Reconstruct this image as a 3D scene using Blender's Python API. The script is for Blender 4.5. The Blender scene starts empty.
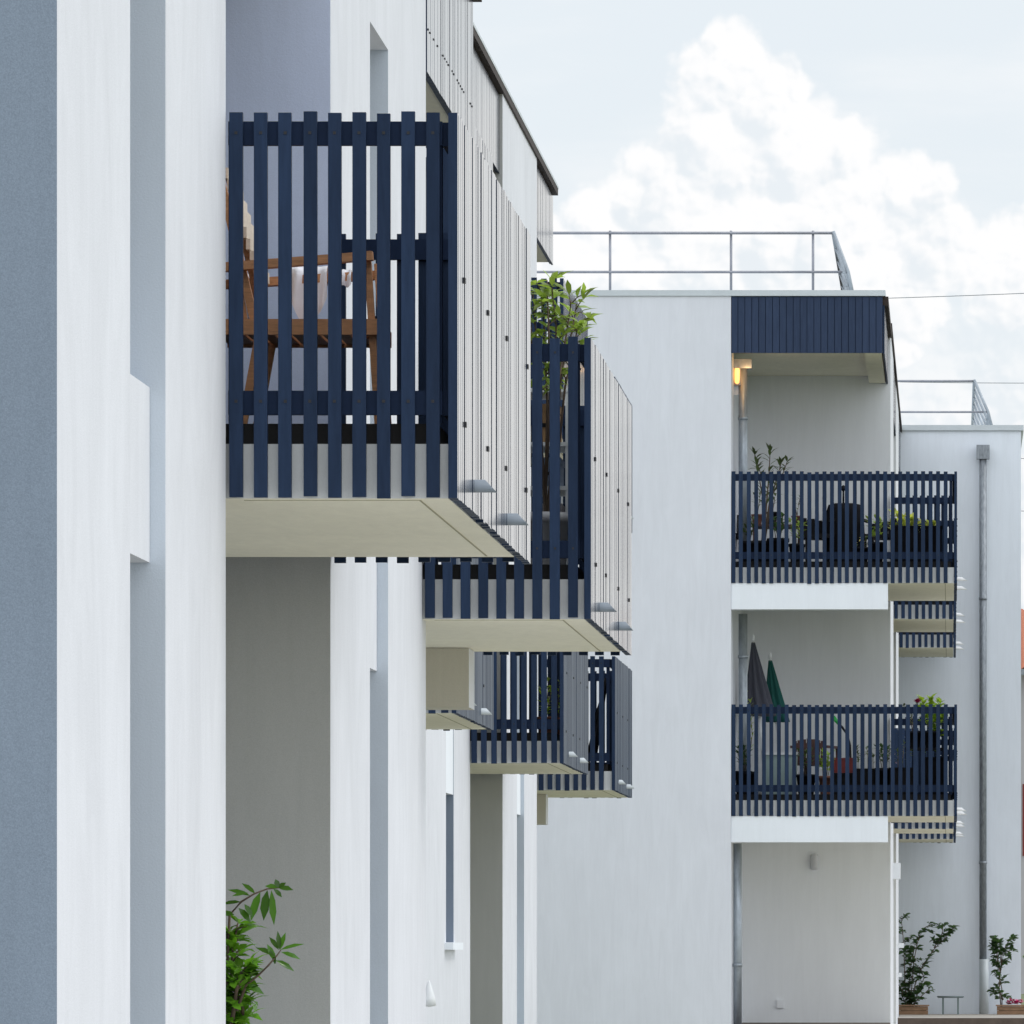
import bpy, math, random
from mathutils import Vector, Matrix
R = random.Random(7)
sc = bpy.context.scene
col = sc.collection
F = 6000.0; VX, VY = 952.0, 946.0      # telephoto lens in pixels; vanishing point of the street direction
H = 1.6                                 # eye height above the ground; heights below are counted from the eye
def X(px, Y): return (px - VX) * Y / F
def Zr(py, Y): return (VY - py) * Y / F
def at(px, py, Y): return Vector((X(px, Y), Y, Zr(py, Y)))

# ------------------------------------------------------------------ materials
def new_mat(name):
    m = bpy.data.materials.new(name); m.use_nodes = True
    return m, m.node_tree.nodes, m.node_tree.links, m.node_tree.nodes['Principled BSDF']
def mat(name, c, rough=.6, metal=0., var=.08, scale=6., bump=0., bscale=80., stretch=None, spec=.5, trans=0., c2=None, coat=0.):
    m, N, L, b = new_mat(name)
    tc = N.new('ShaderNodeTexCoord'); mp = N.new('ShaderNodeMapping')
    L.new(tc.outputs['Object'], mp.inputs['Vector'])
    if stretch: mp.inputs['Scale'].default_value = stretch
    nz = N.new('ShaderNodeTexNoise'); nz.inputs['Scale'].default_value = scale; nz.inputs['Detail'].default_value = 6
    nz.inputs['Roughness'].default_value = .65
    L.new(mp.outputs[0], nz.inputs['Vector'])
    rp = N.new('ShaderNodeValToRGB'); rp.color_ramp.elements[0].position = .3; rp.color_ramp.elements[1].position = .7
    lo = c2 if c2 else tuple(x * (1 - var) for x in c); hi = c if c2 else tuple(min(1, x * (1 + var)) for x in c)
    rp.color_ramp.elements[0].color = (*lo, 1); rp.color_ramp.elements[1].color = (*hi, 1)
    L.new(nz.outputs[0], rp.inputs[0]); L.new(rp.outputs[0], b.inputs['Base Color'])
    b.inputs['Roughness'].default_value = rough; b.inputs['Metallic'].default_value = metal
    b.inputs['Specular IOR Level'].default_value = spec
    if coat: b.inputs['Coat Weight'].default_value = coat; b.inputs['Coat Roughness'].default_value = .10; b.inputs['Coat Tint'].default_value = (1, .985, .97, 1); b.inputs['Specular Tint'].default_value = (1, .965, .93, 1); b.inputs['Coat IOR'].default_value = 1.8
    if bump:
        n2 = N.new('ShaderNodeTexNoise'); n2.inputs['Scale'].default_value = bscale; n2.inputs['Detail'].default_value = 4
        L.new(tc.outputs['Object'], n2.inputs['Vector'])
        bp = N.new('ShaderNodeBump'); bp.inputs['Strength'].default_value = bump; bp.inputs['Distance'].default_value = .004
        L.new(n2.outputs[0], bp.inputs['Height']); L.new(bp.outputs[0], b.inputs['Normal'])
    return m
def per_piece(m, lo=.82, hi=1.2):
    """every separate board gets its own slightly faded or darker tone"""
    N, L = m.node_tree.nodes, m.node_tree.links; b = N['Principled BSDF']; src = b.inputs['Base Color'].links[0].from_socket
    g = N.new('ShaderNodeNewGeometry'); r = N.new('ShaderNodeMapRange'); L.new(g.outputs['Random Per Island'], r.inputs[0])
    r.inputs[3].default_value = lo; r.inputs[4].default_value = hi
    v = N.new('ShaderNodeVectorMath'); v.operation = 'SCALE'; L.new(src, v.inputs[0]); L.new(r.outputs[0], v.inputs['Scale']); L.new(v.outputs[0], b.inputs['Base Color'])
    return m
def stucco(name, c, streak=.05, grain=.04):
    """trowelled render: faint vertical run marks, cloudy patches, sandy grain"""
    m, N, L, b = new_mat(name)
    tc = N.new('ShaderNodeTexCoord')
    def noise(scale, sx, detail=5, rough=.6, dist=0.):
        mp = N.new('ShaderNodeMapping'); mp.inputs['Scale'].default_value = sx
        L.new(tc.outputs['Object'], mp.inputs['Vector'])
        n = N.new('ShaderNodeTexNoise'); n.inputs['Scale'].default_value = scale; n.inputs['Detail'].default_value = detail
        n.inputs['Roughness'].default_value = rough; n.inputs['Distortion'].default_value = dist; L.new(mp.outputs[0], n.inputs['Vector']); return n.outputs[0]
    a = noise(3.0, (4, 1.3, .42), 6, .68, .9); p = noise(.9, (1, 1, .6), 5, .6, 1.2); g = noise(260., (1, 1, 1), 2)
    def mix(x, w):
        q = N.new('ShaderNodeMath'); q.operation = 'MULTIPLY_ADD'
        L.new(x, q.inputs[0]); q.inputs[1].default_value = w * 2; q.inputs[2].default_value = -w; return q.outputs[0]
    def add(x, y):
        q = N.new('ShaderNodeMath'); L.new(x, q.inputs[0])
        if isinstance(y, float): q.inputs[1].default_value = y
        else: L.new(y, q.inputs[1])
        return q.outputs[0]
    s = add(add(add(mix(a, streak * 2), mix(p, streak * 1.6)), mix(g, grain * 2)), 1.0)
    mul = N.new('ShaderNodeVectorMath'); mul.operation = 'SCALE'; mul.inputs[0].default_value = c
    L.new(s, mul.inputs['Scale']); L.new(mul.outputs[0], b.inputs['Base Color'])
    b.inputs['Roughness'].default_value = .9; b.inputs['Specular IOR Level'].default_value = .12
    n2 = noise(120., (1, 1, 1), 4)
    bp = N.new('ShaderNodeBump'); bp.inputs['Strength'].default_value = .35; bp.inputs['Distance'].default_value = .003
    L.new(n2, bp.inputs['Height']); L.new(bp.outputs[0], b.inputs['Normal'])
    return m
M = {}
M['white'] = stucco('white_render', (.70, .717, .76), .06, .08)
M['grey'] = stucco('pale_grey_render', (.71, .732, .785), .045, .06)
M['wing'] = stucco('wing_grey_render', (.78, .83, .90), .04)
M['bluegrey'] = stucco('blue_grey_render', (.24, .29, .365), .05, .16)  # darker blue-grey for viewer-facing wall ends
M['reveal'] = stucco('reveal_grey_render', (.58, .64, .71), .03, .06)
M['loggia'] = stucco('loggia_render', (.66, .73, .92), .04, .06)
M['loggia_r'] = stucco('loggia_light_render', (.80, .82, .84), .03, .05)
M['low'] = stucco('ground_loggia_shaded_render', (.455, .46, .445), .04, .10)  # ground-floor loggia ends: under-balcony shade put into the colour
M['soffit'] = stucco('cream_soffit_paint', (.83, .80, .665), .05, .05)
M['lowbeam'] = stucco('shaded_beam_render', (.56, .53, .445), .04, .08)  # beam below the balcony, its shade put into the colour
M['groove'] = stucco('drip_groove_shadow', (.40, .38, .27), .03, .03)  # strip just proud of the soffit, groove shadow put into its colour
M['beam'] = stucco('white_beam_paint', (.82, .86, .91), .03, .03)
M['edge'] = stucco('slab_edge_paint', (.64, .66, .67), .10, .03)
M['navy'] = mat('navy_lacquer_slats', (.019, .034, .070), rough=.5, var=.16, scale=9, stretch=(6, 6, .6), bump=.10, bscale=60, spec=.08)
per_piece(M['navy'])
M['navyfascia'] = per_piece(mat('navy_fascia_boards', (.034, .051, .096), rough=.5, var=.12, scale=9, stretch=(6, 6, .6), spec=.08), .93, 1.07)
M['navyside'] = mat('navy_lacquer_boards', (.026, .036, .066), rough=.2, var=.45, scale=10, stretch=(8, 8, .7), bump=.014, bscale=30, spec=.9, coat=.4)
M['navydull'] = mat('navy_boards_dim_reflection', (.060, .082, .118), rough=.5, var=.3, scale=10, stretch=(8, 8, .7), bump=.02, bscale=30, spec=.22)  # dim reflection of dark surroundings put into a duller board colour
M['navyrail'] = mat('navy_rail_paint', (.010, .021, .052), rough=.55, var=.12, spec=.1)
M['dark'] = mat('dark_gap_strip', (.004, .004, .005), rough=.8)
M['bolt'] = mat('dark_bolt_steel', (.008, .009, .012), rough=.5)
M['zinc'] = mat('zinc_sheet', (.23, .27, .32), rough=.55, metal=.15, var=.10, scale=14)
M['galv'] = mat('galvanised_steel', (.34, .38, .42), rough=.45, metal=.5, var=.22, scale=16, stretch=(1, 1, .4))
M['pipe'] = mat('weathered_zinc_pipe', (.25, .275, .305), rough=.5, metal=.45, var=.35, scale=10, stretch=(4, 4, 1))
M['coping'] = mat('coping_sheet', (.55, .60, .63), rough=.5, var=.05, metal=.1)
M['trim'] = mat('brown_roof_trim', (.045, .035, .032), rough=.6, var=.2, spec=.1)
M['rail'] = mat('roof_rail_steel', (.28, .29, .33), rough=.45, metal=.4, var=.15)
M['pvc'] = mat('white_plastic', (.78, .80, .82), rough=.45, var=.03)
M['greyplastic'] = mat('grey_plastic', (.55, .56, .58), rough=.5, var=.05)
M['glass'] = mat('window_glass', (.03, .04, .05), rough=.04, var=.05, spec=.8)
M['frame'] = mat('window_frame_grey', (.25, .27, .30), rough=.5)
M['teak'] = mat('teak_wood', (.52, .25, .115), rough=.55, var=.25, scale=12, stretch=(1, 8, 8), bump=.1)
M['redwood'] = mat('reddish_wood', (.085, .038, .030), rough=.6, var=.25, scale=12)
M['plank'] = mat('weathered_planter_wood', (.28, .17, .10), rough=.8, var=.3, scale=10, stretch=(1, 6, 6), bump=.2)
M['deck'] = mat('deck_boards', (.40, .37, .33), rough=.85, var=.15, scale=5, stretch=(.5, 8, 1))
M['brownboard'] = mat('brown_edge_board', (.10, .075, .06), rough=.8, var=.25, scale=6)
M['cloth'] = mat('white_towelling', (.84, .84, .90), rough=.95, var=.05, bump=.4, bscale=150)
M['bluecloth'] = mat('pale_blue_towelling', (.40, .47, .62), rough=.95, var=.06, bump=.4, bscale=150)
M['cream'] = mat('cream_webbing', (.70, .62, .52), rough=.9, var=.15, scale=40)
M['terra'] = mat('terracotta', (.20, .085, .055), rough=.85, var=.15)
M['blackpl'] = mat('black_plastic', (.008, .008, .010), rough=.6, var=.1, spec=.15)
M['charcoal'] = mat('charcoal_cover', (.009, .0095, .012), rough=.9, var=.2, bump=.3, bscale=40, spec=.1)
M['mint'] = mat('pale_green_plastic', (.36, .47, .46), rough=.5, var=.05)
M['red'] = mat('dark_red_plastic', (.17, .014, .012), rough=.45, var=.1)
M['canvas'] = mat('grey_canvas', (.070, .074, .098), rough=.9, var=.15, scale=5, stretch=(6, 6, .6))
M['green'] = mat('green_canvas', (.004, .085, .075), rough=.85, var=.2, scale=5, stretch=(6, 6, .6))
M['brightgreen'] = mat('bright_green_plastic', (.03, .42, .08), rough=.4)
M['steelgreen'] = mat('grey_green_metal', (.17, .22, .22), rough=.5, var=.1)
M['bark'] = mat('bark', (.12, .085, .06), rough=.9, var=.3, scale=20)
M['soil'] = mat('potting_soil', (.03, .022, .016), rough=1.)
M['brownbox'] = mat('cardboard', (.30, .18, .09), rough=.9, var=.12)
M['bluebox'] = mat('blue_grey_plastic', (.16, .22, .33), rough=.5, var=.08)
M['greybox'] = mat('grey_fabric_box', (.33, .31, .33), rough=.9, var=.1)
M['tile'] = mat('red_roof_tiles', (.42, .15, .085), rough=.85, var=.4, scale=7, stretch=(6, 2, 2))
M['housewall'] = stucco('house_render', (.42, .41, .43))
M['pink'] = mat('pink_petals', (.55, .03, .16), rough=.6, var=.2, scale=30)
M['yellow'] = mat('yellow_petals', (.62, .54, .14), rough=.6, var=.15, scale=30)
M['lav'] = mat('pale_petals', (.55, .42, .52), rough=.6, var=.2, scale=30)
def leafmat(name, c, rough=.35, back=1.5, tr=.35):
    m, N, L, b = new_mat(name)
    oi = N.new('ShaderNodeNewGeometry'); rp = N.new('ShaderNodeValToRGB')
    rp.color_ramp.elements[0].color = (*[x * .55 for x in c], 1); rp.color_ramp.elements[1].color = (*[min(1, x * 1.5) for x in c], 1)
    L.new(oi.outputs['Random Per Island'], rp.inputs[0]); L.new(rp.outputs[0], b.inputs['Base Color'])
    b.inputs['Roughness'].default_value = rough
    t = N.new('ShaderNodeBsdfTranslucent'); mx = N.new('ShaderNodeMixShader'); mx.inputs[0].default_value = tr
    g = N.new('ShaderNodeVectorMath'); g.operation = 'MULTIPLY'; g.inputs[1].default_value = (1.6 * back / 1.5, 1.7 * back / 1.5, .8)
    L.new(rp.outputs[0], g.inputs[0]); L.new(g.outputs[0], t.inputs['Color'])
    out = N['Material Output']
    L.new(b.outputs[0], mx.inputs[1]); L.new(t.outputs[0], mx.inputs[2]); L.new(mx.outputs[0], out.inputs['Surface'])
    return m
M['laurel'] = leafmat('laurel_leaves', (.055, .145, .016), .22)
M['laurel_young'] = leafmat('young_laurel_leaves', (.125, .28, .030), .25)
M['olive'] = leafmat('olive_green_leaves', (.27, .36, .09), .4)
M['oleander'] = leafmat('oleander_leaves', (.085, .12, .055), .45)
M['ivy'] = leafmat('climber_leaves', (.055, .105, .045), .5)
M['lime'] = leafmat('lime_leaves', (.28, .40, .04), .45)
M['yellowleaf'] = leafmat('yellow_green_leaves', (.50, .52, .16), .5)
M['hedge'] = leafmat('hedge_leaves', (.10, .20, .03), .5)
def glow():
    m, N, L, b = new_mat('lit_lamp_glass')
    b.inputs['Base Color'].default_value = (.9, .6, .3, 1)
    b.inputs['Emission Color'].default_value = (1., .42, .10, 1); b.inputs['Emission Strength'].default_value = 2.0
    return m
M['glow'] = glow()
def grassmat():
    return mat('lawn', (.13, .15, .07), rough=1., var=.4, scale=3)
M['lawn'] = grassmat()

# ------------------------------------------------------------------ mesh builder (heights from the eye; lifted by H at the end)
class MB:
    def __init__(s): s.v = []; s.f = []; s.mi = []; s.sm = []
    def add(s, vs, fs, mi=0, smooth=False):
        o = len(s.v); s.v += [tuple(p) for p in vs]
        for k, f in enumerate(fs):
            s.f.append([o + i for i in f]); s.mi.append(mi[k] if isinstance(mi, (list, tuple)) else mi); s.sm.append(smooth)
        return s
    def box(s, x0, x1, y0, y1, z0, z1, mi=0, mm=None):
        """mm: dict of face -> material index; faces: -z +z -y +y -x +x"""
        vs = [(x0,y0,z0),(x1,y0,z0),(x1,y1,z0),(x0,y1,z0),(x0,y0,z1),(x1,y0,z1),(x1,y1,z1),(x0,y1,z1)]
        fs = [(3,2,1,0),(4,5,6,7),(0,1,5,4),(2,3,7,6),(3,0,4,7),(1,2,6,5)]
        ms = [mi] * 6
        if mm:
            for k, nm in enumerate(('-z','+z','-y','+y','-x','+x')):
                if nm in mm: ms[k] = mm[nm]
        return s.add(vs, fs, ms)
    def rbox(s, c, sx, sy, sz, ang=0., mi=0, axis='Z', fx=None):
        rot = Matrix.Rotation(ang, 3, axis); vs = []
        for dz in (-1, 1):
            for dx, dy in ((-1,-1),(1,-1),(1,1),(-1,1)):
                vs.append(Vector(c) + rot @ Vector((dx*sx/2, dy*sy/2, dz*sz/2)))
        return s.add(vs, [(3,2,1,0),(4,5,6,7),(0,1,5,4),(1,2,6,5),(2,3,7,6),(3,0,4,7)], mi if fx is None else [mi, mi, mi, fx, mi, mi])
    def bar(s, a, b, w, t, mi=0, side=Vector((0,1,0))):
        a = Vector(a); b = Vector(b); d = (b - a).normalized(); sd = (side - d * side.dot(d)).normalized(); n = d.cross(sd)
        vs = []
        for p in (a, b):
            for i, j in ((-1,-1),(1,-1),(1,1),(-1,1)): vs.append(p + sd * (i*w/2) + n * (j*t/2))
        return s.add(vs, [(3,2,1,0),(4,5,6,7),(0,1,5,4),(1,2,6,5),(2,3,7,6),(3,0,4,7)], mi)
    def tube(s, pts, r, n=8, mi=0, smooth=True):
        pts = [Vector(p) for p in pts]; rs = r if isinstance(r, (list, tuple)) else [r] * len(pts)
        vs = []; fs = []
        for i, p in enumerate(pts):
            d = (pts[min(i+1, len(pts)-1)] - pts[max(i-1, 0)]).normalized()
            u = d.cross(Vector((0,0,1)) if abs(d.z) < .9 else Vector((1,0,0))).normalized(); w = d.cross(u)
            for k in range(n):
                a = 2*math.pi*k/n; vs.append(p + (u*math.cos(a) + w*math.sin(a)) * rs[i])
        for i in range(len(pts)-1):
            for k in range(n):
                fs.append((i*n+k, i*n+(k+1)%n, (i+1)*n+(k+1)%n, (i+1)*n+k))
        fs.append(tuple(range(n-1, -1, -1))); fs.append(tuple(range((len(pts)-1)*n, len(pts)*n)))
        return s.add(vs, fs, mi, smooth)
    def lathe(s, c, prof, n=16, mi=0, wob=0, folds=0, shear=(0, 0), smooth=True):
        """prof: (radius, height); folds: a pleated outline; shear: lean per metre of height"""
        vs = []; fs = []; c = Vector(c)
        for i, (r, z) in enumerate(prof):
            for k in range(n):
                a = 2*math.pi*k/n; rr = r * (1 + wob * math.cos(folds * a + i * .35)) if folds else r
                vs.append(c + Vector((rr*math.cos(a) + shear[0]*z, rr*math.sin(a) + shear[1]*z, z)))
        for i in range(len(prof)-1):
            for k in range(n): fs.append((i*n+k, i*n+(k+1)%n, (i+1)*n+(k+1)%n, (i+1)*n+k))
        fs.append(tuple(range(n-1, -1, -1))); fs.append(tuple(range((len(prof)-1)*n, len(prof)*n)))
        return s.add(vs, fs, mi, smooth)
    def leaf(s, p, d, up, l, w, mi=0, curl=.25):
        d = d.normalized(); sd = d.cross(up)
        if sd.length < 1e-3: sd = d.cross(Vector((1, .3, .2)))
        sd.normalize(); n = sd.cross(d)
        vs = [p, p + d*l*.3 + sd*w*.42 + n*w*.12, p + d*l*.32, p + d*l*.3 - sd*w*.42 + n*w*.12,
              p + d*l*.62 + sd*w*.46 + n*(w*.12 - curl*l*.12), p + d*l*.64 - n*curl*l*.14, p + d*l*.62 - sd*w*.46 + n*(w*.12 - curl*l*.12),
              p + d*l - n*curl*l*.5]
        return s.add(vs, [(0,1,2),(0,2,3),(1,4,5,2),(2,5,6,3),(4,7,5),(5,7,6)], mi, True)
    def build(s, name, mats, parent=None, kind=None):
        o = Vector(parent_origin(parent))
        me = bpy.data.meshes.new(name)
        me.from_pydata([(x - o.x, y - o.y, z + H - o.z) for x, y, z in s.v], [], s.f)
        for m in (mats if isinstance(mats, (list, tuple)) else [mats]): me.materials.append(m)
        me.polygons.foreach_set('material_index', s.mi); me.polygons.foreach_set('use_smooth', s.sm)
        me.validate(); me.update()
        ob = bpy.data.objects.new(name, me); col.objects.link(ob)
        if parent is not None: ob.parent = parent; ob['_o'] = list(o)
        else: ob['_o'] = [0, 0, 0]
        if kind: ob['kind'] = kind
        return ob
def parent_origin(p): return p['_o'] if p is not None else (0, 0, 0)
def thing(name, label, cat, loc, group=None):
    o = bpy.data.objects.new(name, None); col.objects.link(o)
    o.location = (loc[0], loc[1], loc[2] + H); o['_o'] = list(o.location); o.empty_display_size = .2
    o['label'] = label; o['category'] = cat
    if group: o['group'] = group
    return o
def tag(o, label, cat, group=None):
    o['label'] = label; o['category'] = cat
    if group: o['group'] = group
    return o

# ------------------------------------------------------------------ balconies
SLAT_H = 1.34
def front_slats(mb, xs, y, z, w=.047, t=.022, h=SLAT_H):
    for x in xs:
        a = R.gauss(0, .006); dz = R.gauss(0, .0035)
        mb.rbox((x + R.gauss(0, .0012), y + t/2 + R.gauss(0, .0012), z + h/2 + dz), w * R.uniform(.97, 1.03), t, h, a)
        for zz in (.33, 1.265):                                    # screw heads
            mb.box(x - .005, x + .005, y - .003, y + .001, z + zz, z + zz + .010, 1)
def balcony(bld, xin, xw, xo, y0, y1, z, pitch=.0857, xfront=None, spouts=.055, first=.036, slabx=None, rear=.12, side='navyside', spm='zinc'):
    """xin: inner end of the slab, xw: facade plane, xo: outer face of the side screen, z: soffit height"""
    xf = xw if xfront is None else xfront
    sl = MB()
    sl.box(xin, xo - .036, y0 + .045, y1 - rear, z, z + .19, 1, {'-z': 0})
    sl.box(xo - .145, xo - .138, y0 + .12, y1 - rear - .07, z - .002, z + .001, 3); sl.box(max(xin, xw + .05), xo - .145, y0 + .12, y0 + .127, z - .002, z + .001, 3)
    sl.box(xin, xo - .075, y0 + .06, y1 - .06, z + .192, z + .262, 2)  # near-black strip filling the gap above the slab
    bal = sl.build('balcony', [M['soffit'], M['edge'], M['dark'], M['groove']], bld)
    # rails behind the slats, on three sides
    ra = MB()
    for za, zb in ((1.230, 1.313), (.29, .374)):
        ra.box(xf + .006, xo - .055, y0 + .023, y0 + .047, z + za, z + zb)
        ra.box(xo - .056, xo - .024, y0 + .05, y1 - .05, z + za, z + zb)
        ra.box(xw + .006, xo - .055, y1 - .047, y1 - .023, z + za, z + zb)
    ra.box(xf + .004, xf + .03, y0 + .048, y0 + .08, z + .262, z + 1.29)          # wall post
    ra.box(xo - .09, xo - .057, y0 + .048, y0 + .08, z + .262, z + 1.29)          # corner post
    ra.box(xo - .09, xo - .057, y1 - .08, y1 - .048, z + .262, z + 1.29)
    ra.build('railing_frame', M['navyrail'], bal)
    fr = MB()
    n = int((xo - .065 - (xf + first)) / pitch)
    front_slats(fr, [xf + first + i*pitch for i in range(n + 1)], y0, z)
    fr.build('slat_screen', [M['navy'], M['bolt']], bal)
    rr = MB()
    n = int((xo - .065 - (xw + first)) / pitch)
    front_slats(rr, [xw + first + i*pitch for i in range(n + 1)], y1 - .022, z)
    rr.build('slat_screen', [M['navy'], M['bolt']], bal)
    sd = MB()
    sd.box(xo - .032, xo, y0 - .002, y0 + .034, z - .002, z + SLAT_H, 2, {'+x': 0})                 # corner stile
    yy = y0 + .041
    while yy < y1 - .01:
        w = .0762 + R.gauss(0, .0016); a = R.gauss(0, .0035)
        off = R.gauss(0, .0007)
        sd.rbox((xo - .015 + off, yy + w/2, z + SLAT_H/2 + R.gauss(0, .002)), .030, w, SLAT_H, a, 2, fx=0)
        yy += pitch * .96 + (R.random() < .22) * R.uniform(.004, .03)
    k = y0 + .36
    while k < y1:
        for zz in (.777, .272):
            kk = k + R.gauss(0, .06); sd.box(xo - .002, xo + .006, kk - .02, kk + .02, z + zz, z + zz + .018, 1)
        k += .98
    sd.build('slat_screen', [M[side], M['bolt'], M['navy']], bal)
    if spouts:
        for fy, zz in ((.215, .098), (.665, .092)):
            y = y0 + (y1 - y0) * fy; r = .0235; m = MB(); n = 14; vs = []; L_ = spouts * R.uniform(.95, 1.12)
            for k in range(n):
                a = 2*math.pi*k/n; vs.append((xo - .05, y + r*math.cos(a), z + zz + r*math.sin(a)))
            for k in range(n):
                a = 2*math.pi*k/n; vs.append((xo + L_*(1 - .38*math.sin(a)), y + r*math.cos(a), z + zz + r*math.sin(a)))
            m.add(vs, [(k, (k+1)%n, n+(k+1)%n, n+k) for k in range(n)] + [tuple(range(n, 2*n))], 0, True)
            m.build('spout', M[spm], bal)
    return bal
def boards(mb, axis, fixed, a0, a1, z0, z1, out, pitch=.1, t=.02, mi=0):
    """closed vertical boarding; out = +1 board faces +X ('x') or -1 faces -Y ('y')"""
    k = a0
    while k < a1 - .01:
        e = min(k + pitch - .007, a1); j = R.gauss(0, .001)
        if axis == 'x': mb.box(fixed - t, fixed + j, k, e, z0, z1, 2, {'+x': mi})
        else: mb.box(k, e, fixed + j, fixed + t, z0, z1, mi)
        k += pitch

ZB1, ZB2 = 1.5625, 4.3625
GZ = -1.6
# ------------------------------------------------------------------ near left building
A = thing('apartment_building', 'near white apartment block on the left with the largest navy slatted balcony', 'apartment building', (-5, 24, GZ))
XW = -2.53
def pier(mb, xw, y0, y1, z0, z1, xin=-9.0):
    mb.box(xin, xw, y0, y1, z0, z1, 0, {'-y': 1})
w = MB(); pier(w, XW, 16.96, 18.47, GZ, 5.0); w.build('wall', [M['white'], M['bluegrey']], A)
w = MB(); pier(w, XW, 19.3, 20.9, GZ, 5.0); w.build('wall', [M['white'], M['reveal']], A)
w = MB(); pier(w, XW, 24.42, 26.08, 1.62, 5.0); w.build('wall', [M['white'], M['loggia']], A)
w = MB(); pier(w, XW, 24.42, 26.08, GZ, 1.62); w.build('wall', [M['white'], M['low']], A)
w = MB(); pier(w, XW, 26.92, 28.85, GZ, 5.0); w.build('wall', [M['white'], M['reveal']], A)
w = MB(); w.box(-9, XW, 26.08, 26.92, 4.02, 5.0); w.build('wall', [M['white']], A)
# recessed slots: back wall with a tall window, slab band across
for y0, y1, zt in ((18.47, 19.3, 5.0), (26.08, 26.92, 4.02)):
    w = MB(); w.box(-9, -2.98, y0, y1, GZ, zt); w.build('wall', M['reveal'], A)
    for za, zb in ((-.6, 1.1), (1.95, 3.9)):
        f = MB(); f.box(-2.979, -2.94, y0 + .08, y0 + .13, za, zb); f.box(-2.979, -2.94, y1 - .13, y1 - .08, za, zb)
        f.box(-2.979, -2.94, y0 + .13, y1 - .13, za, za + .05); f.box(-2.979, -2.94, y0 + .13, y1 - .13, zb - .05, zb)
        fo = f.build('window', M['frame'], A)
        MB().box(-2.977, -2.96, y0 + .13, y1 - .13, za + .05, zb - .05).build('pane', M['glass'], fo)
    s = MB(); s.box(-2.979, -2.58, y0 + .002, y1 - .002, 1.233, 1.796); s.build('spandrel', M['white'], A)
# loggia back walls with glazed doors
def loggia_back(bld, xb, y0, y1, zs, m):
    w = MB(); w.box(-9.2 if xb < -4 else xb - 1, xb, y0, y1, zs[0], zs[-1]); w.build('wall', m, bld)
    for za in zs[1:-1] if len(zs) > 2 else []:
        f = MB(); c = (y0 + y1)/2
        f.box(xb + .001, xb + .04, c - .9, c - .84, za, za + 2.1); f.box(xb + .001, xb + .04, c + .84, c + .9, za, za + 2.1)
        f.box(xb + .001, xb + .04, c - .84, c + .84, za + 2.04, za + 2.1); f.box(xb + .001, xb + .04, c - .03, c + .03, za, za + 2.04)
        fo = f.build('glazed_door', M['frame'], bld)
        MB().box(xb + .002, xb + .02, c - .84, c + .84, za + .01, za + 2.03).build('pane', M['glass'], fo)
loggia_back(A, -4.6, 20.9, 24.42, (GZ, -.95, 1.83, 5.0), M['loggia'])
loggia_back(A, -4.6, 28.85, 31.75, (GZ, -.95, 1.83, 5.0), M['loggia'])
for y0, y1 in ((20.9, 24.42), (28.85, 31.75)): MB().box(-4.6, XW, y0, y1, GZ, -.95).build('plinth', M['reveal'], A)
balcony(A, -4.6, XW, -1.7226, 20.9, 24.46, ZB1, rear=.36)
balcony(A, -4.6, XW, -1.7226, 28.63, 32.25, ZB1, rear=.40)
# beam under the open corner of the far loggia, fascias and roof
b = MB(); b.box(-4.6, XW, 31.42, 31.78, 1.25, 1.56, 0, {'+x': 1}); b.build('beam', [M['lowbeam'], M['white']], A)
for y0, y1 in ((20.9, 24.42), (28.85, 31.6)):
    w = MB(); w.box(-4.6, -2.56, y0, y1, 4.235, 5.0, 0); w.build('roof_slab', M['soffit'], A)
    fb = MB(); boards(fb, 'x', -2.524, y0 + .003, y1, 4.205, 4.985, 1)
    fb.box(-2.56, -2.546, y0 + .003, y1, 4.215, 4.985, 2)
    for q in range(26):
        yq = y0 + .05 + q*(y1 - y0)/26
        if R.random() < .75: fb.box(-2.526, -2.520, yq - .012, yq + .012, 4.41, 4.418, 1)
    fb.build('fascia', [M['navyside'], M['bolt'], M['navy']], A)
fb = MB(); boards(fb, 'y', 31.62, -4.6, -2.524, 4.205, 4.985, -1, t=-.02); fb.build('fascia', M['navyside'], A)
r = MB(); r.box(-9.2, -2.485, 16.9, 31.72, 4.99, 5.08); r.build('roof', M['trim'], A)

# ------------------------------------------------------------------ second left building (set back, one storey taller)
B = thing('apartment_building', 'white apartment block set back behind the near one, with small stacked slatted balconies', 'apartment building', (-6, 50, GZ))
XB = -4.12
TOPB = 7.755
w = MB(); pier(w, XB, 36.0, 40.2, GZ, TOPB, -11); w.build('wall', [M['white'], M['reveal']], B)
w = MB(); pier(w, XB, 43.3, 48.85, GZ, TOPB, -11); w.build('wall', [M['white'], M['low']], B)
w = MB(); pier(w, XB, 49.6, 51.3, GZ, TOPB, -11); w.build('wall', [M['white'], M['bluegrey']], B)
w = MB(); w.box(-11, XB, 48.85, 49.6, GZ, .03); w.build('wall', M['white'], B)
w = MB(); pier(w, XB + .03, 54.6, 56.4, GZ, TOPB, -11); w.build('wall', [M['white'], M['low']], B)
w = MB(); pier(w, XB + .03, 57.35, 59.1, GZ, TOPB, -11); w.build('wall', [M['white'], M['reveal']], B)
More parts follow.
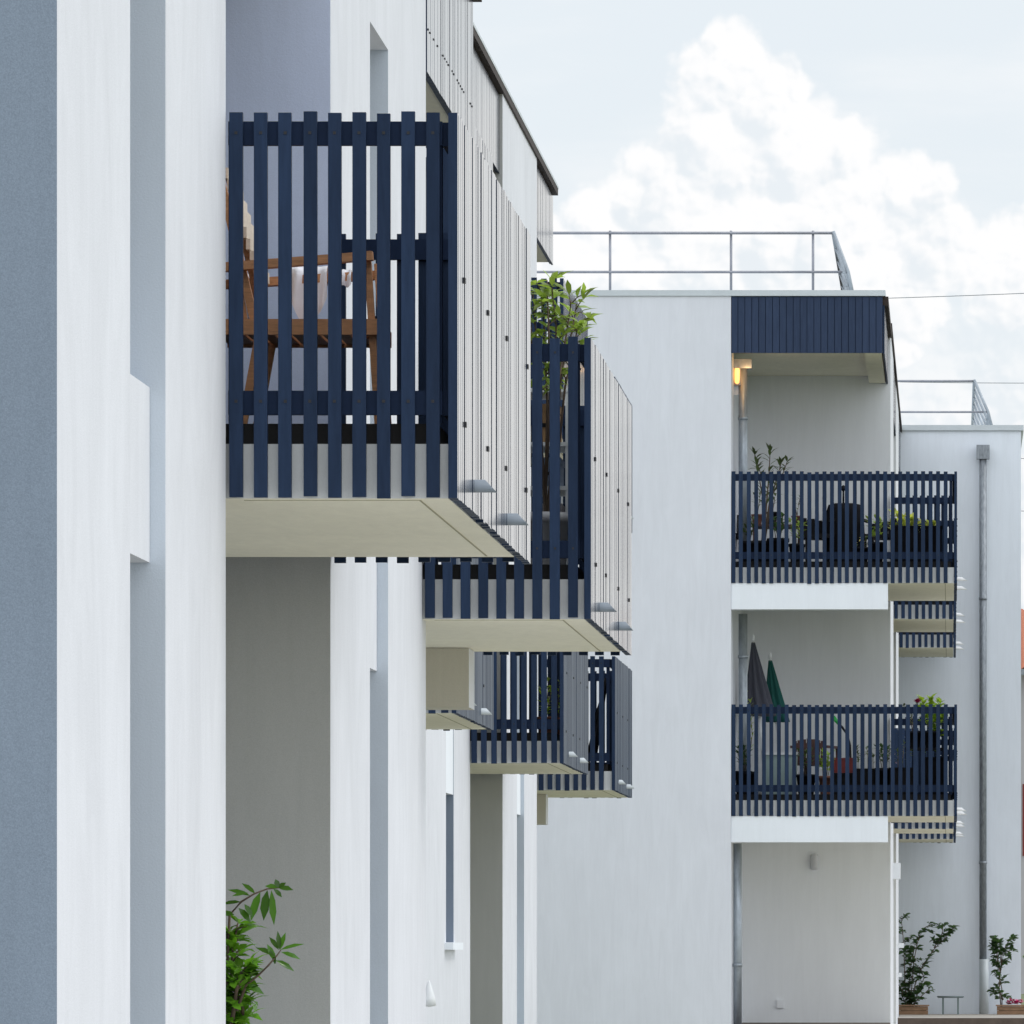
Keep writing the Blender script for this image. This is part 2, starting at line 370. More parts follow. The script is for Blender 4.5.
for y0, y1 in ((48.85, 49.6), (56.4, 57.35)):
    w = MB(); w.box(-11, XB - .4, y0, y1, GZ if y0 > 50 else .03, 6.7); w.build('wall', M['reveal'], B)
    w = MB(); w.box(-11, XB + (.03 if y0 > 50 else 0), y0, y1, 6.7, TOPB); w.build('wall', M['white'], B)
    for zz in (1.25, 4.05): s = MB(); s.box(XB - .4, XB - .004, y0 + .002, y1 - .002, zz, zz + .62); s.build('spandrel', M['beam'], B)
    for za, zb in ((.08, 1.2), (1.95, 4.0), (4.75, 6.6)):
        f = MB(); f.box(XB - .399, XB - .36, y0 + .06, y0 + .11, za, zb); f.box(XB - .399, XB - .36, y1 - .11, y1 - .06, za, zb)
        f.box(XB - .399, XB - .36, y0 + .11, y1 - .11, za, za + .05); f.box(XB - .399, XB - .36, y0 + .11, y1 - .11, zb - .05, zb)
        fo = f.build('window', M['frame'], B)
        MB().box(XB - .398, XB - .38, y0 + .11, y1 - .11, za + .05, zb - .05).build('pane', M['glass'], fo)
s = MB(); s.box(XB - .39, XB + .07, 48.72, 49.72, -.03, .028); s.build('window_sill', M['beam'], B)
for y0, y1 in ((40.2, 43.3), (51.3, 54.6)):
    loggia_back(B, -6.4, y0, y1, (GZ, -.95, 1.83, 4.63, TOPB), M['loggia'])
loggia_back(B, -6.4, 59.1, 61.95, (GZ, -.95, 1.83, 4.63, TOPB), M['loggia'])
yA, yA1, yB, yB1, yC, yC1 = 40.2, 43.4, 51.24, 54.62, 60.1, 63.3
for z in (ZB1, ZB2):
    sm = 'navydull' if z == ZB1 else 'navyside'
    balcony(B, -6.4, XB, -3.32, yA, yA1, z, side=sm, spm='coping')
    balcony(B, -6.4, XB, -3.317, yB, yB1, z, side=sm, spm='coping')
    balcony(B, -6.4, XB - .03, -3.375, yC, yC1, z, side='navydull', spm='coping')
for zz in (1.25, 4.05):
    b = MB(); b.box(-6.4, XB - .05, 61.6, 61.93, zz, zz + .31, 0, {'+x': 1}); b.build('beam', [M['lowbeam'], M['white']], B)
for y0, y1 in ((40.2, 43.3), (51.3, 54.6), (59.25, 61.95)):
    w = MB(); w.box(-6.4, XB - .04, y0, y1, 7.06, TOPB); w.build('roof_slab', M['soffit'], B)
    fb = MB(); boards(fb, 'x', XB + .004, y0 + .003, y1 - .003, 7.03, TOPB - .02, 1)
    fb.box(XB - .035, XB - .018, y0 + .003, y1 - .003, 7.04, TOPB - .02, 2); fb.build('fascia', [M['navyside'], M['bolt'], M['navy']], B)
r = MB(); r.box(-11.2, XB + .05, 35.9, 62.0, 7.755, 7.82); r.build('roof', M['trim'], B)
c_ = MB(); c_.box(-11.2, XB + .055, 35.9, 62.01, 7.821, 7.85); c_.build('coping', M['coping'], B)
# white wall light close to the ground
lm = MB(); lm.lathe((X(425, 46.6) + .03, 46.6, Zr(1007, 46.6)), [(.0, 0), (.055, .01), (.05, .07), (.028, .14), (.012, .19), (.002, .21)], 14); lm.build('wall_lamp', M['pvc'], B)

# ------------------------------------------------------------------ right building
C = thing('apartment_building', 'pale grey apartment block facing the viewer with roof railing and corner balconies', 'apartment building', (-3, 80, GZ))
XR = -.78; YR = 72.1; TOPR = 7.81
XL = -2.656
w = MB(); w.box(-12, XL, YR, 76, GZ, TOPR); w.build('wall', M['grey'], C)
w = MB(); w.box(-12, XR, 76, 80, GZ, TOPR, 0, {'-y': 1}); w.build('wall', [M['white'], M['loggia_r']], C)
w = MB(); w.box(-12, XR, 83.6, 87.7, GZ, TOPR, 0, {'-y': 1}); w.build('wall', [M['white'], M['loggia_r']], C)
w = MB(); w.box(-12, 1.05, 91.3, 104, GZ, 7.84, 1, {'-y': 0}); w.build('wall', [M['wing'], M['white']], C)
loggia_back(C, -3.4, 80, 83.6, (GZ, -.97, 1.83, 4.63, TOPR), M['loggia_r'])
loggia_back(C, -3.4, 87.7, 91.3, (GZ, -.97, 1.83, 4.63, TOPR), M['loggia_r'])
# left cheek of the corner loggia: a shallow return
for z, zt in ((ZB2, 7.12), (ZB1, 4.04), (-.97, 1.25)):
    pass
for z in (ZB1, ZB2):
    balcony(C, XL + .01, XR, .06, YR, 75.95, z, pitch=.0911, xfront=XL, first=.03, spouts=.09, spm='pvc')
    balcony(C, -3.4, XR, .055, 80.0, 83.5, z, pitch=.0911, spouts=.09, spm='pvc')
    balcony(C, -3.4, XR, .055, 87.7, 90.7, z, pitch=.0911, spouts=.09, spm='pvc')
    b = MB(); b.box(XL + .002, XR + .01, YR + .015, YR + .25, z - .315, z - .002); b.build('beam', M['beam'], C)
    for yy in (80.0, 87.7):
        b = MB(); b.box(-3.4, XR - .02, yy + .05, yy + .3, z - .315, z - .002); b.build('beam', M['soffit'], C)
# roof over the corner loggias with navy boarding
w = MB(); w.box(XL, XR - .07, YR + .03, 76, 7.22, TOPR, 0); w.box(XR - .27, XR - .065, YR + .032, 75.98, 7.13, 7.219, 0); w.build('roof_slab', M['soffit'], C)
fb = MB(); boards(fb, 'y', YR + .002, XL + .004, XR - .055, 7.127, TOPR - .004, -1, pitch=.083); fb.box(XL + .002, XR - .056, YR + .02, YR + .028, 7.127, TOPR - .004, 1); fb.build('fascia', [M['navyfascia'], M['navyrail']], C)
fb = MB(); boards(fb, 'x', XR - .03, YR + .03, 76, 7.12, TOPR - .11, 1); fb.build('fascia', [M['navyside'], M['bolt'], M['navy']], C)
for y0, y1 in ((80, 83.6), (87.7, 91.3)):
    w = MB(); w.box(-3.4, XR - .04, y0, y1, 7.14, TOPR); w.build('roof_slab', M['soffit'], C)
    fb = MB(); boards(fb, 'x', XR - .004, y0 + .003, y1 - .003, 7.11, TOPR - .004, 1); fb.build('fascia', [M['navyside'], M['bolt'], M['navy']], C)
r = MB(); r.box(-12.1, XR - .02, YR - .02, 75.9, TOPR + .001, 7.88); r.build('coping', M['coping'], C)
r = MB(); r.box(-12.1, XR + .022, 75.905, 91.25, TOPR + .001, 7.88); r.build('coping', M['trim'], C)
r = MB(); r.box(-12.1, 1.09, 91.26, 104.05, 7.842, 7.925); r.build('coping', M['coping'], C)
r = MB(); r.box(XR - .06, XR + .015, YR + .04, 76.0, TOPR - .108, TOPR - .001); r.build('roof_trim', M['trim'], C)
# roof railings: front run, and a return run whose posts lean inwards
def roof_rail(bld, y, zt, zm, zb, xs, xend_t, xend_m, x0, y1, step):
    t = MB(); t.tube([(x0, y, zt), (xend_t, y, zt)], .018, 8); t.tube([(x0, y, zm), (xend_m, y, zm)], .016, 8)
    top = t.build('roof_railing', M['rail'], bld)
    for x in xs:
        MB().tube([(x, y + .02, zb), (x, y + .02, zt + .03)], .016, 8).build('post', M['rail'], top)
    sr = MB(); sr.tube([(xend_t, y, zt), (xend_t, y1, zt)], .021, 8); sr.tube([(xend_m, y, zm), (xend_m, y1, zm)], .019, 8); sr.build('return_rail', M['galv'], top)
    k = y
    while k <= y1:
        p = MB(); p.tube([(xend_m + .09, k, zb), (xend_m, k, zm), (xend_t, k, zt + .02)], .024, 8)
        p.box(xend_m - .07, xend_m - .03, k - .02, k + .02, zm - .02, zm + .01)
        p.build('post', M['galv'], top); k += step
Yr = 74.0
roof_rail(C, Yr, Zr(233, Yr), Zr(272, Yr), 7.88, [X(v, Yr) for v in (252, 370, 490, 610, 731, 813)], X(833, Yr), X(848, Yr), -11, 90, 1.45)
Yr = 93.0
roof_rail(C, Yr, Zr(381, Yr), Zr(412, Yr), 7.925, [X(v, Yr) for v in (760, 850)], X(974, Yr), X(988, Yr), -3.0, 103.5, 1.3)
# downpipes with hoppers
def pipe(bld, px, Y, r, z0, z1, hop=None, m='pipe', collars=()):
    p = MB(); x = X(px, Y); p.tube([(x, Y, z0), (x, Y, z1)], r, 14); o = p.build('downpipe', M[m], bld)
    if hop:
        MB().box(x - hop[0], x + hop[0], Y - .07, Y + .08, z1 - .002, z1 + hop[1]).build('hopper', M[m], o)
    for c in collars: MB().tube([(x, Y, c), (x, Y, c + .04)], r + .008, 14).build('bracket', M[m], o)
    return o
pipe(C, 983, 91.15, .056, -.2, Zr(459, 91.15), (.1, .21), 'pipe', (Zr(600, 91.15), Zr(864, 91.15)))
pipe(C, 984, 91.13, .072, -1.03, -.2, None, 'coping')
YP = 73.0
pipe(C, 743, YP, .055, 4.63, 7.02, None, 'galv', (6.4,))
pipe(C, 743, YP, .055, 1.83, 4.04, None, 'galv', (3.5,))
pipe(C, 737.5, YP - .5, .052, -.97, 1.24, None, 'galv', (-.25,))
MB().box(X(731.5, YP), X(752, YP), YP - .12, YP + .1, 7.02, 7.13).build('hopper', M['galv'], C)
# lit bulkhead lamp at the top of the corner loggia
lx = X(737, 72.9); lamp = MB(); lamp.box(lx - .045, lx + .045, 72.95, 72.99, Zr(385, 72.9), Zr(366, 72.9)); lo = lamp.build('wall_lamp', M['frame'], C)
MB().lathe((lx, 72.92, Zr(384, 72.92)), [(.004, 0), (.026, .015), (.03, .05), (.03, .17), (.024, .21), (.004, .225)], 14).build('lamp_glass', M['glow'], lo)
pl = bpy.data.lights.new('LampGlow', 'POINT'); pl.energy = 1.3; pl.color = (1, .55, .22); pl.shadow_soft_size = .03
po = bpy.data.objects.new('LampGlow', pl); col.objects.link(po); po.location = (lx + .12, 72.8, Zr(372, 72.9) + H + .02)
MB().box(XL, lx + .06, 72.992, 73.03, Zr(395, 73), 7.02).build('lamp_bracket', M['reveal'], C)
# wall light, socket, junction box on the ground floor
MB().lathe((X(814.5, 75.95), 75.94, Zr(870, 75.95)), [(.02, 0), (.05, .01), (.055, .04), (.055, .16), (.045, .2), (.01, .21)], 14).build('wall_lamp', M['greyplastic'], C)
MB().box(X(777, 76), X(784, 76), 75.96, 75.999, Zr(1008, 76), Zr(1000, 76)).build('wall_socket', M['pvc'], C)
MB().box(XR - .0, XR + .1, 79.0, 79.35, Zr(879, 79), Zr(863, 79)).build('junction_box', M['pvc'], C)
MB().box(XR - .0, XR + .09, 86.0, 86.2, Zr(948, 86), Zr(943, 86)).build('door_handle', M['pvc'], C)
MB().box(XR - .0, XR + .06, 86.0, 86.2, Zr(977, 86), Zr(973, 86)).build('door_handle', M['pvc'], C)
# ground floor slab of the loggia
MB().box(XL, XR, YR + .02, 76, GZ, -.97).build('plinth', M['brownboard'], C)

# ------------------------------------------------------------------ ground
g = MB(); n = 24; S = 900
for i in range(n):
    for j in range(n):
        pass
g.add([(-S, -200, GZ), (S, -200, GZ), (S, 1600, GZ), (-S, 1600, GZ)], [(0, 1, 2, 3)])
g.build('ground', M['lawn'], None, 'structure')
p = MB(); p.box(-2.4, 7, -30, 86, GZ - .02, GZ + .004); p.build('bounce_strip', mat('pale_gravel_bounce', (.50, .475, .42), rough=1, var=.2, scale=30), None, 'structure')  # unseen pale gravel, added to bounce light up onto soffits and loggias
d = MB(); d.box(XR + .001, 3.6, 86.2, 91.29, GZ, -1.035, 0, {'-y': 1}); d.build('terrace', [M['deck'], M['brownboard']], None, 'structure')

# ------------------------------------------------------------------ plants
def rdir(up=.3):
    a = R.uniform(0, 2*math.pi); return Vector((math.cos(a), math.sin(a), R.gauss(up, .4))).normalized()
def branch_leaves(mb, pts, n, l, w, t0=.25, up=.25, mi=0, tip=3):
    pts = [Vector(p) for p in pts]
    for k in range(n):
        t = t0 + (1 - t0) * (k + R.random()) / n
        f = t * (len(pts) - 1); i = min(int(f), len(pts) - 2); p = pts[i].lerp(pts[i+1], f - i)
        ax = (pts[i+1] - pts[i]).normalized()
        d = (rdir(up) + ax * .55).normalized()
        mb.leaf(p, d, Vector((0, 0, 1)), l * R.uniform(.65, 1.15), w * R.uniform(.75, 1.1), mi, R.uniform(.05, .7))
    ax = (pts[-1] - pts[-2]).normalized()
    for k in range(tip):
        d = (ax + rdir(.1) * .7).normalized(); mb.leaf(pts[-1], d, Vector((0, 0, 1)), l * R.uniform(.7, 1.1), w, mi, R.uniform(.1, .6))
def twigs(st, lf, pts, n, tl, nl, l, w, t0=.3, up=.2, mi=0):
    """side shoots with alternate leaves along each"""
    pts = [Vector(p) for p in pts]
    for k in range(n):
        t = t0 + (1 - t0) * (k + R.random()) / n; f = min(t, .999) * (len(pts) - 1); i = min(int(f), len(pts) - 2)
        p = pts[i].lerp(pts[i+1], f - i); ax = (pts[i+1] - pts[i]).normalized()
        d = (rdir(up) * .8 + ax * .6).normalized(); e = tl * R.uniform(.55, 1.15)
        tw = [p, p + d*e*.5, p + d*e*.85 + Vector((0, 0, -.10*e)), p + d*e + Vector((0, 0, -.22*e))]
        st.tube(tw, [.0035, .003, .002, .0012], 5)
        sd = d.cross(Vector((0, 0, 1))); sd = sd.normalized() if sd.length > .05 else Vector((1, 0, 0))
        for j in range(nl):
            u = (j + .6) / nl; g = u * 3; q = min(int(g), 2); pp_ = tw[q].lerp(tw[q+1], g - q)
            dd = (d * .7 + sd * (1 if j % 2 else -1) * R.uniform(.5, 1) + Vector((0, 0, R.gauss(-.1, .35)))).normalized()
            lf.leaf(pp_, dd, (Vector((0, 0, 1)) + rdir(0) * .5).normalized(), l * R.uniform(.6, 1.15), w * R.uniform(.75, 1.15), mi, R.uniform(.1, .9))
        lf.leaf(tw[-1], (d + Vector((0, 0, -.2))).normalized(), Vector((0, 0, 1)), l, w, mi, .4)
def pot_mb(c, r, h, mi=0):
    m = MB(); m.lathe(c, [(r*.72, 0), (r*.76, .01), (r*.95, h*.86), (r*1.06, h*.87), (r*1.06, h), (r*.92, h), (r*.9, h*.9), (.01, h*.9)], 18); return m
def potted(name, label, px, Y, zf, r, h, potm, leafm, branches, l, w, nl, cat='potted plant', group=None, flowers=None, extra=None, square=False, up=.25, stem_r=.006, tw=None):
    x = X(px, Y); t = thing(name, label, cat, (x, Y, zf), group)
    if square:
        m = MB(); m.box(x - r, x + r, Y - .16, Y + .16, zf, zf + h - .02); m.box(x - r - .01, x + r + .01, Y - .17, Y + .17, zf + h - .02, zf + h); 
        m.build('planter_box', M[potm], t)
    else: pot_mb((x, Y, zf), r, h).build('pot', M[potm], t)
    st = MB(); lf = MB()
    for br in branches:
        pts = [Vector((X(a, Y), Y + R.gauss(0, .05) if i else Y, Zr(b, Y))) for i, (a, b) in enumerate(br)]
        pts[0].z = max(min(pts[0].z, zf + h), zf + h * .85)
        st.tube(pts, [stem_r * (1 - .65*i/(len(pts)-1)) for i in range(len(pts))], 6)
        if tw: twigs(st, lf, pts, tw[0], tw[1], tw[2], l, w, up=up)
        else: branch_leaves(lf, pts, nl, l, w, up=up)
    st.build('stem', M['bark'], t); lf.build('foliage', [M[leafm]], t)
    if flowers:
        fl = MB()
        for fx, fy, fr, n in flowers[1]:
            for k in range(n):
                p = Vector((X(fx + R.gauss(0, fr), Y), Y + R.gauss(0, .05), Zr(fy + R.gauss(0, fr*.7), Y)))
                for q in range(4): fl.leaf(p, rdir(.4), Vector((0, 0, 1)), flowers[2], flowers[2]*.9)
        fl.build('blossom', M[flowers[0]], t)
    return t
# shrub on the near ground floor, half hidden by the wall
Ys = 22.0
t = thing('laurel_shrub', 'glossy green laurel shrub leaning out from behind the white wall on the near ground floor', 'shrub', (X(222, Ys), Ys, -.95))
pot_mb((X(218, Ys), Ys, -.95), .22, .34).build('pot', M['terra'], t)
st = MB(); lf = MB(); lf2 = MB()
def pp(l, dy=0): return [Vector((X(a, Ys), Ys + dy + .04*math.sin(i*1.7), Zr(b, Ys))) for i, (a, b) in enumerate(l)]
main = [[(218, 1120), (224, 1040), (229, 1000), (233, 955), (236, 925)], [(222, 1110), (232, 1030), (240, 985), (247, 970)],
        [(216, 1120), (215, 1040), (218, 980), (222, 940)], [(219, 1110), (240, 1050), (243, 1010), (236, 985)], [(219, 1115), (228, 1060), (226, 1010)]]
for i, b in enumerate(main):
    pts = pp(b, R.gauss(0, .06)); st.tube(pts, [.011, .009, .007, .005, .004][:len(pts)], 6)
    twigs(st, lf2, pts, 22, .05, 5, .072, .034, t0=.25, up=.4)
long1 = pp([(228, 985), (230, 915), (243, 902), (257, 894), (268, 889), (280, 888)], -.05); st.tube(long1, [.006, .005, .004, .0035, .003, .002], 6)
long2 = pp([(240, 1010), (248, 985), (262, 975), (272, 966), (279, 956), (283, 950)], -.1); st.tube(long2, [.006, .005, .004, .0035, .003, .002], 6)
def L_(a, b, c, d, w, m=lf, dy=-.05):
    p = Vector((X(a, Ys), Ys + dy, Zr(b, Ys))); q = Vector((X(c, Ys), Ys + dy + R.gauss(0, .012), Zr(d, Ys)))
    m.leaf(p, q - p, Vector((0, -.75, .65)), (q - p).length, w, 0, .25)
for a in ((252, 896, 229, 888, .022), (257, 894, 243, 882, .02), (250, 893, 234, 895, .019), (262, 892, 251, 921, .034), (269, 890, 264, 921, .036), (273, 890, 275, 926, .028),
          (280, 888, 266, 885, .024), (280, 888, 295, 889, .026), (280, 888, 277, 879, .022), (280, 888, 287, 882, .02), (243, 902, 222, 903, .02), (236, 915, 222, 912, .026), (246, 904, 255, 917, .022),
          (240, 908, 253, 922, .028), (275, 889, 284, 897, .02)): L_(*a)
for a in ((279, 956, 259, 946, .024), (279, 957, 276, 964, .028), (282, 950, 272, 936, .02), (283, 950, 281, 931, .02), (283, 950, 288, 932, .02), (283, 950, 307, 942, .018), (284, 952, 304, 958, .022),
          (278, 960, 298, 970, .026), (270, 944, 279, 962, .024), (262, 975, 250, 967, .024), (250, 984, 268, 993, .026), (248, 988, 262, 984, .02), (255, 980, 243, 972, .026)): L_(*a, dy=-.1)
st.build('stem', M['bark'], t); lf.build('foliage', [M['laurel']], t); lf2.build('foliage', [M['laurel_young']], t)

# big leafy plant on the second near balcony
FL1 = ZB1 + .262; FL2 = ZB2 + .262
Yp = 30.3
potted('potted_shrub', 'bushy green shrub rising above the railing of the second near balcony', 545, Yp, FL1, .13, .36, 'greyplastic', 'olive',
       [[(545, 500), (540, 400), (535, 330), (533, 291)], [(545, 500), (546, 400), (543, 320), (540, 285)], [(548, 500), (554, 400), (556, 325), (552, 288)],
        [(548, 480), (560, 380), (568, 325), (571, 300)], [(545, 480), (550, 380), (549, 310), (547, 280)], [(548, 480), (562, 370), (572, 330), (576, 303)],
        [(548, 500), (537, 400), (532, 345), (529, 300)], [(552, 480), (564, 385), (573, 345), (578, 322)]], .095, .032, 80, cat='shrub', up=.3, tw=(8, .085, 4), stem_r=.008)
# shelving on the second near balcony
t = thing('storage_shelf', 'white metal shelf unit with boxes behind the second near balcony railing', 'shelf unit', (X(548, 30.9), 30.9, FL1))
f = MB()
for px in (520, 568):
    for dy in (0, .4): f.box(X(px, 30.8) - .014, X(px, 30.8) + .014, 30.8 + dy, 30.83 + dy, FL1, Zr(392, 30.8))
f.build('shelf_frame', M['pvc'], t)
shz = [Zr(v, 30.8) for v in (392, 446, 490, 540)]
for z in shz: MB().box(X(518, 30.8), X(570, 30.8), 30.795, 31.24, z, z + .02).build('shelf', M['pvc'], t)
def carton(name, label, px0, px1, zb, h, m, Y=30.86, d=.3):
    x0, x1 = X(px0, Y), X(px1, Y)
    b = MB(); b.box(x0, x1, Y, Y + d, zb, zb + h*.8); b.box(x0 - .004, x1 + .004, Y - .005, Y + d + .005, zb + h*.8, zb + h, 0)
    b.box((x0+x1)/2 - .03, (x0+x1)/2 + .03, Y - .008, Y + .002, zb + h*.4, zb + h*.5, 1)
    return tag(b.build(name, [M[m], M['blackpl']]), label, 'box', 'boxes on the balcony shelf unit')
carton('storage_box', 'brown cardboard box on the upper board of the balcony shelf unit', 534, 558, shz[1] + .022, .2, 'brownbox')
carton('storage_box', 'blue grey plastic box on the middle board of the balcony shelf unit', 532, 560, shz[2] + .022, .15, 'bluebox')
carton('storage_box', 'grey fabric box on the lowest board of the balcony shelf unit', 533, 561, shz[3] + .022, .17, 'greybox')

# teak armchair with towels on the nearest balcony
Yn, Yf = 22.25, 22.75
ch = thing('teak_armchair', 'brown teak folding armchair behind the nearest balcony slats', 'chair', (X(300, 22.5), 22.5, FL1))
for yy, (l0, l1) in ((Yn, ((216, 268), (373, 256))), (Yf, ((218, 286), (380, 275)))):
    m = MB(); a, b = at(*l0, Yn if yy == Yn else Yn), at(*l1, Yn)
    a.y = b.y = yy
    if yy == Yf: a = at(218, 285, Yf); b = at(384, 275, Yf)
    m.bar(a, b, .05, .032); m.build('armrest', M['teak'], ch)
m = MB(); zs = Zr(327, Yn)
m.box(X(212, Yn), X(379, Yn), Yn, Yn + .03, zs - .028, zs + .03); m.box(X(212, Yn), X(379, Yn), Yf - .03, Yf, zs - .028, zs + .03)
k = X(214, Yn)
while k < X(372, Yn): m.box(k, k + .045, Yn + .031, Yf - .031, zs - .02, zs + .0); k += .056
m.build('seat', M['teak'], ch)
for yy in (Yn + .045, Yf - .045):
    m = MB(); m.bar(at(366, 250, Yn) + Vector((0, yy - Yn, 0)), Vector((X(379, Yn), yy, FL1)), .026, .026); m.build('leg', M['teak'], ch)
    m = MB(); m.bar(Vector((X(258, Yn), yy, zs - .02)), Vector((X(236, Yn), yy, FL1)), .024, .03); m.build('leg', M['teak'], ch)
    m = MB(); m.bar(Vector((X(244, Yn), yy, zs)), Vector((X(235, Yn), yy, Zr(266, Yn))), .022, .024); m.build('arm_post', M['teak'], ch)
m = MB()
for i in range(9):
    q = i / 8; a = at(257 - 30*q, 268 - 95*q, Yn); m.box(a.x - .02, a.x - .004, Yn + .06, Yf - .06, a.z - .012, a.z + .028)
m.build('backrest', M['cream'], ch)
for yy in (Yn + .04, Yf - .06): MB().bar(Vector((X(255, Yn), yy, zs)), Vector((X(216, Yn), yy, Zr(165, Yn))), .025, .03).build('back_frame', M['teak'], ch)
# towel hung over the far armrest with a rounded lower edge
def towel(name, label, pxa, pxb, y_arm, ytop, drop, m, rnd=.45):
    mb = MB(); nu, nv = 18, 14; vs = []
    for i in range(nu + 1):
        u = i / nu; px = pxa + (pxb - pxa) * u
        dr = drop * (1 - rnd * abs(2*u - 1) ** 2.2)
        for j in range(nv + 1):
            v = j / nv
            s = -dr * .55 + v * dr * 1.55                   # from the back hem over the arm to the front hem
            yy = y_arm + .03 if s < -.02 else (y_arm - .034 if s > .02 else y_arm - .03 * s / .02)
            z = ytop - abs(s) + .012 * math.sin(u * 11 + 1) * (abs(s) / drop)
            vs.append((X(px, y_arm), yy + .014 * math.sin(u * 17 + v * 2), z))
    mb.add(vs, [(i*(nv+1)+j, (i+1)*(nv+1)+j, (i+1)*(nv+1)+j+1, i*(nv+1)+j+1) for i in range(nu) for j in range(nv)], 0, True)
    o = mb.build(name, M[m]); tag(o, label, 'towel', 'towels on the teak armchair'); return o
towel('towel', 'white towel hanging in a round fold over the middle of the teak chair arm', 289, 328, Yf + .0, Zr(274, Yf) + .03, .21, 'cloth')
towel('towel', 'white towel end at the back of the teak chair, near the white wall', 236, 253, Yf, Zr(281, Yf) + .028, .19, 'cloth', .1)
towel('towel', 'short white towel bunched on the front end of the teak chair arm', 331, 352, Yf, Zr(277, Yf) + .028, .075, 'cloth', .3)
m = MB(); zt = zs + .03 + .028
sp = []
for k in range(60):
    a = k * .33; r = .006 + .022 * k / 59; sp.append((r*math.cos(a), r*math.sin(a)))
vs = []
for x_, z_ in sp: vs += [(X(372, Yn) + x_, Yn + .08, zt - .03 + z_ + .0), (X(372, Yn) + x_, Yn + .4, zt - .03 + z_)]
m.add(vs, [(2*i, 2*i+1, 2*i+3, 2*i+2) for i in range(59)], 0, True)
tag(m.build('towel', M['bluecloth']), 'pale blue rolled towel on the front edge of the teak chair', 'towel', 'towels on the teak armchair')

# set-back block: pots on the lower second balcony, folded chair on the lower third one
Yb = 53.0
for k, (px, lab) in enumerate(((546, 'left of two terracotta pots with yellow green leaves on the set back block balcony'), (557, 'right of two terracotta pots with yellow green leaves on the set back block balcony'))):
    potted('potted_plant', lab, px, Yb + .2*k, FL1, .075, .2, 'terra', 'lime', [[(px, 730), (px - 2, 710), (px - 5, 690)], [(px, 730), (px + 1, 705), (px + 2, 682)], [(px, 730), (px + 3, 708), (px + 5, 692)]], .07, .03, 16, group='terracotta pots on the set back block')
t = thing('folded_chair', 'folded black tube chair leaning behind the lowest balcony of the set back block', 'chair', (X(600, 61), 61, FL1))
for dy in (0, .38):
    MB().tube([Vector((X(585, 61), 61 + dy, FL1)), Vector((X(606, 61), 61 + dy, Zr(678, 61)))], .014, 8).build('leg', M['blackpl'], t)
    MB().tube([Vector((X(592, 61), 61 + dy, FL1)), Vector((X(603, 61), 61 + dy, Zr(690, 61)))], .014, 8).build('leg', M['blackpl'], t)
m = MB(); m.add([at(592, 722, 61), at(606, 682, 61), at(606, 682, 61) + Vector((0, .38, 0)), at(592, 722, 61) + Vector((0, .38, 0))], [(0, 1, 2, 3)]); m.build('seat', M['charcoal'], t)

# ------------------------------------------------------------------ right building, upper corner balcony
Y1 = 73.6
potted('oleander', 'thin oleander tree in a pot rising above the upper corner balcony railing', 762, Y1, FL2, .17, .34, 'blackpl', 'oleander',
       [[(762, 545), (764, 500), (762, 478), (755, 455)], [(763, 545), (767, 500), (769, 475), (770, 452)], [(763, 545), (770, 500), (777, 478), (781, 464)], [(764, 545), (772, 495), (782, 475), (787, 462)], [(762, 545), (764, 505), (760, 482), (757, 466)]],
       .15, .038, 16, cat='potted tree', up=.5, stem_r=.014)
def armchair(px, Y, zf, label, m, w=.5, h=.82, ang=0., group=None):
    x = X(px, Y); t = thing('garden_chair', label, 'chair', (x, Y, zf), group)
    rot = Matrix.Rotation(ang, 3, 'Z')
    def bx(mb, c, s_): mb.rbox(Vector((x, Y, zf)) + rot @ Vector(c), *s_, ang)
    b = MB(); bx(b, (0, 0, .42), (w, .48, .05)); b.build('seat', M[m], t)
    b = MB()
    for i in range(7): bx(b, (-w/2 + .04 + i*(w - .08)/6, .23 - .0, .42 + (h - .42)/2), (.045, .025, h - .42 - .06*abs(i - 3)/3))
    bx(b, (0, .235, h - .09), (w*.9, .03, .07)); b.build('backrest', M[m], t)
    for sx in (-1, 1):
        for sy in (-1, 1):
            b = MB(); bx(b, (sx*(w/2 - .03), sy*.2, .2), (.035, .035, .4)); b.build('leg', M[m], t)
        b = MB(); bx(b, (sx*(w/2), 0, .62), (.045, .46, .03)); bx(b, (sx*w/2, -.2, .52), (.03, .03, .2)); b.build('armrest', M[m], t)
    return t
armchair(816, 74.0, FL2, 'low black garden chair left of the covered barbecue on the upper corner balcony', 'blackpl', .36, .66, .2, 'black chairs on the upper corner balcony')
armchair(882, 74.0, FL2, 'low black garden chair right of the covered barbecue on the upper corner balcony', 'blackpl', .40, .63, -.2, 'black chairs on the upper corner balcony')
x = X(845, 74.2); bq = thing('barbecue', 'tall barbecue under a black cover on the upper corner balcony', 'barbecue', (x, 74.2, FL2))
m = MB(); n = 20
prof = [(.25, .06), (.255, .3), (.245, .55), (.235, .74), (.21, .82), (.12, .845), (.01, .85)]
vs = []
for r_, z_ in prof:
    for k in range(n):
        a = 2*math.pi*k/n; c_, s_ = math.cos(a), math.sin(a); q = 1 / max(abs(c_), abs(s_)) * .86 + .1
        vs.append((x + r_*c_*q*(1 + .03*math.sin(7*a)), 74.2 + r_*s_*q, FL2 + z_))
m.add(vs, [(i*n+k, i*n+(k+1)%n, (i+1)*n+(k+1)%n, (i+1)*n+k) for i in range(len(prof)-1) for k in range(n)], 0, True); m.build('cover', M['charcoal'], bq)
for sx in (-.17, .17):
    for sy in (-.15, .15): MB().box(x + sx - .02, x + sx + .02, 74.2 + sy - .02, 74.2 + sy + .02, FL2, FL2 + .12).build('leg', M['blackpl'], bq)
